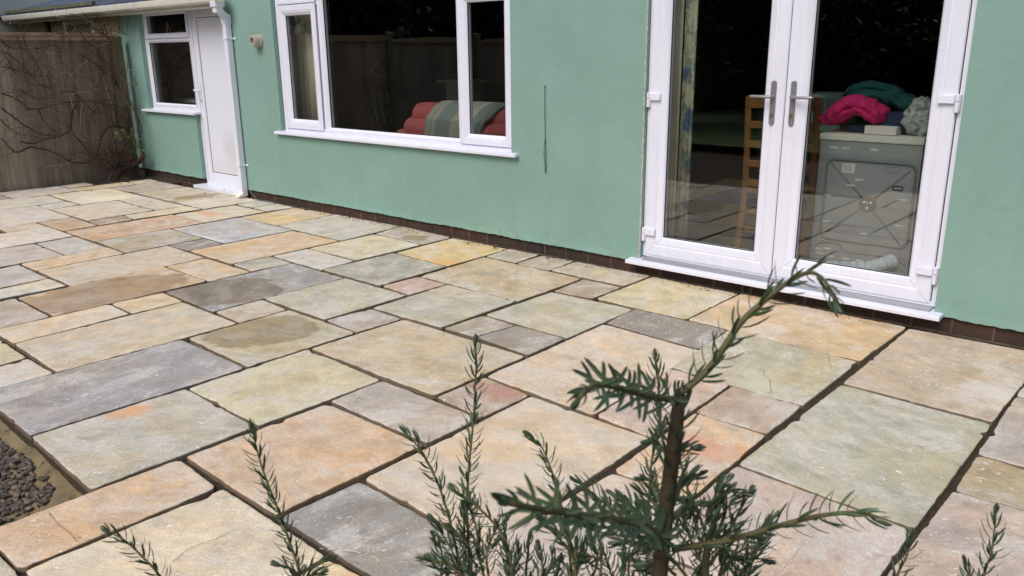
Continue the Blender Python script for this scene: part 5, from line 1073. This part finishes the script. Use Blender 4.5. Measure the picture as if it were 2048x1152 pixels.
# utility room worktop
wt=thing('worktop',(-9.2,4.95,.12),'pale worktop with a blue edge inside the small utility window','worktop'); q=MB(); q.box(-10.1,-8.45,5.0,5.5,.86,.90); q.build('counter',M['card'],wt); q=MB(); q.box(-10.1,-8.45,4.99,5.0,.80,.86); q.build('front_edge',M['bluebox'],wt); q=MB(); q.box(-10.1,-8.45,5.03,5.5,.13,.80); q.build('cupboard',M['room'],wt)
q=MB(); q.box(-10.3,-7.9,5.52,5.54,.12,2.3); q.build('interior_walls',plain('pale_green_room_wall',(150,172,162),.9,.08),house)
tn=thing('hanging_ornament',(-9.4,4.66,1.72),'small white triangular ornament behind the utility fanlight','ornament'); q=MB(); q.tube([(-9.48,4.70,1.64),(-9.42,4.70,1.78),(-9.36,4.70,1.64),(-9.48,4.70,1.67)],.006,6); q.build('wire_triangle',M['card'],tn)
# ================= small outside things
wv=MB(); P=smooth_pts([(-3.626,W-.012,1.175),(-3.627,W-.010,1.0),(-3.624,W-.010,.85),(-3.632,W-.012,.74),(-3.626,W-.010,.66),(-3.621,W-.012,.595),(-3.615,W-.010,.66),(-3.617,W-.012,.76),(-3.624,W-.010,.85)],8)
wv.tube(P,.0022,6); wv.tube([(-3.626,W,1.18),(-3.626,W-.014,1.18),(-3.622,W-.016,1.19)],.003,6); tag(wv.build('hanging_wire',M['cable'],smooth=True),'thin dark green wire loop hanging from a hook in the green wall','wire')
wc=MB(); wc.tube(smooth_pts([(-7.55,4.41,.10),(-7.46,4.40,.045),(-7.38,4.385,.02),(-7.30,4.36,.012),(-7.2,4.375,.010),(-7.05,4.38,.012)],6),.004,6); tag(wc.build('cable',M['gcable'],smooth=True),'grey cable lying at the wall foot beside the downpipe','cable')
rl=random.Random(21)
LF=[(-9.55,3.98,'curled brown leaf on the slab joint by the climber'),(-9.3,3.55,'dead leaf on the cream slab left of the climber base'),(-9.95,3.3,'brown leaf at the foot of the fence'),(-10.0,2.95,'reddish leaf at the foot of the fence near the frame edge'),(-8.15,4.25,'dark leaf lying on the slab near the back door'),(-8.05,4.42,'small dark scrap on the white back door sill'),(-4.32,4.33,'red-brown leaf against the plinth bricks'),(-4.05,4.345,'cluster leaf on the slab edge under the green wall'),(-3.95,4.33,'rusty leaf under the green wall right of its neighbours'),(-3.55,4.35,'dry leaf at the wall foot nearest the french doors'),(-8.84,3.78,'brown debris on the long joint between cream slabs')]
for (x,y,l) in LF:
    mb=MB(); s=rl.uniform(.012,.022); a=rl.uniform(0,6.28); z0=.006 if 'sill' not in l else .033
    ca,sa=math.cos(a),math.sin(a); vs=[(-1,0,.0),(-.4,.5,.25),(.4,.45,.3),(1,0,.45),(.4,-.45,.3),(-.4,-.5,.2),(0,0,.0)]
    mb.add([(x+s*(u*ca-v*sa),y+s*(u*sa+v*ca),z0+s*w_) for u,v,w_ in vs],[(0,6,1),(1,6,2),(2,6,3),(3,6,4),(4,6,5),(5,6,0)]); tag(mb.build('dead_leaf',M['dryleaf'],solid=.001),l,'leaf','scattered dead leaves')
db=MB()
for k in range(260):
    x=rl.uniform(-7.4,-1.2); s=rl.uniform(.002,.006); y=4.405+rl.uniform(-.02,.02) if rl.random()<.8 else 4.35
    db.blob((x,y,-.001+s*.5),(s*1.3,s,s*.7),6,4,.4,.9,k)
tag(db.build('grit',plain('wall_foot_grit',(112,92,74),.9,.5,200)),'loose grit and mortar crumbs along the foot of the wall','grit',kind='stuff')
# ================= YEW
yw=thing('yew_bush',(-.25,.55,-.1),'dark green yew shrub with upright needle shoots in the foreground','shrub')
ry=random.Random(17)
tr=MB(); base=Vector((-.30,.46,-.14)); trunkP=[base,Vector((-.31,.49,.2)),Vector((-.305,.505,.5)),Vector(YEW[0][0][:3])]
tr.tube(smooth_pts(trunkP,6)+[Vector(p[:3]) for p in YEW[0][1:]],[.013]*12+[.0105]*7+[p[3]*.001*1.0 for p in YEW[0][1:]],12)
tr.build('trunk',M['ystem2'],yw,smooth=True)
def needle(mb,p,d,up,L,w_):
    # curved flat lens-shaped needle
    side=d.cross(up).normalized(); up=side.cross(d).normalized(); b=len(mb.v); cv=ry.uniform(.2,.6)
    ts=(0,.12,.35,.6,.85,1.0); ws=(.3,.8,1,1,.74,.05)
    for t,ww in zip(ts,ws):
        c=p+d*L*t-up*L*cv*t*t; n_=up*(w_*.22)
        mb.v+= [tuple(c-side*w_*ww*.5),tuple(c+n_*ww),tuple(c+side*w_*ww*.5)]
    for i in range(5):
        a=b+i*3; mb.f+=[(a,a+1,a+4,a+3),(a+1,a+2,a+5,a+4)]
def shoot(pts,dens,Lk,first):
    P=[Vector(p[:3]) for p in pts]; rad=[p[3]*.001 for p in pts]
    n=6; S=smooth_pts(P,n); m_=len(S); rr=[]
    for i in range(m_):
        k=min(len(rad)-2,i//n) if len(P)>2 else 0; f=(i-k*n)/n if len(P)>2 else i; rr.append(rad[k]*(1-f)+rad[min(k+1,len(rad)-1)]*f)
    st=MB()
    if not first: st.tube(S,[r0*(.92 if rr[0]>.003 else .72) for r0 in rr],8); so_=st.build('branch',M['ystem'],yw,smooth=True)
    else: so_=None
    nb_=MB(); tot=sum((S[i+1]-S[i]).length for i in range(m_-1)); acc=0; nxt=0.01; ph=ry.uniform(0,6.28); sp=.0026/dens
    for i in range(m_-1):
        a,b=S[i],S[i+1]; L=(b-a).length; t=(b-a).normalized()
        ref=Vector((0,0,1)) if abs(t.z)<.95 else Vector((1,0,0)); u=t.cross(ref).normalized(); v=u.cross(t)
        while nxt<acc+L:
            s=(nxt-acc)/L; p=a+(b-a)*s; rel=nxt/tot; rem=(tot-nxt)
            ph+=2.39996+ry.uniform(-.35,.35); side=u*math.cos(ph)+v*math.sin(ph)
            lean=.18+.25*ry.random() + (1.1*max(0,1-rem/.03))      # tip needles point forward
            d=(side+t*lean+Vector((0,0,.15))).normalized()
            LL=Lk*1.28*ry.uniform(.75,1.1)*(1-.45*max(0,1-rem/.02))
            needle(nb_,p+side*rr[i]*.8,d,(-t+side*ry.uniform(-.5,.5)) ,LL,.0040*Lk/.021*ry.uniform(.85,1.1)); nxt+=sp*ry.uniform(.6,1.4)
        acc+=L
    for k in range(6):
        t=(S[-1]-S[-2]).normalized(); q=Vector((ry.uniform(-1,1),ry.uniform(-1,1),ry.uniform(-1,1))); q=(q-t*q.dot(t)).normalized()
        needle(nb_,S[-1],(t+q*.55).normalized(),q,Lk*.7,.0028)
    o=nb_.build('needles',M['needle'],so_ or yw,smooth='auto'); return so_
for k,pts in enumerate(YEW):
    if k==0: shoot([pts[1],pts[2],pts[3],pts[4]],.95,.018,True)
    else:
        near=k<=5
        shoot(pts,.78 if near else .95,.0172 if near else .0168,False)
for (px_,py_,pz_,tx_,ty_,tz_) in EXTRA: 
    a=Vector((px_,py_,pz_)); b=Vector((tx_,ty_,tz_)); m1=a.lerp(b,.55)+Vector((ry.uniform(-.01,.01),ry.uniform(-.01,.01),.008)); shoot([(*a,2.2),(*m1,1.7),(*b,1)],.9,.0168,False)
# side sprays low in the bush, just under the frame
for k in range(26):
    d0=ry.uniform(.75,1.0); ox=ry.uniform(-.48,-.02); oy=ry.uniform(.5,.78); z0=ry.uniform(.55,.74)
    a=Vector((-.3+(ox+.3)*.4,.5+(oy-.5)*.4,z0-.18)); b=Vector((ox,oy,z0)); c=b+Vector((ry.uniform(-.03,.03),ry.uniform(-.01,.05),ry.uniform(.0,.04)))
    shoot([(*a,2.5),(*b,1.8),(*c,1)],.7,.019,False)
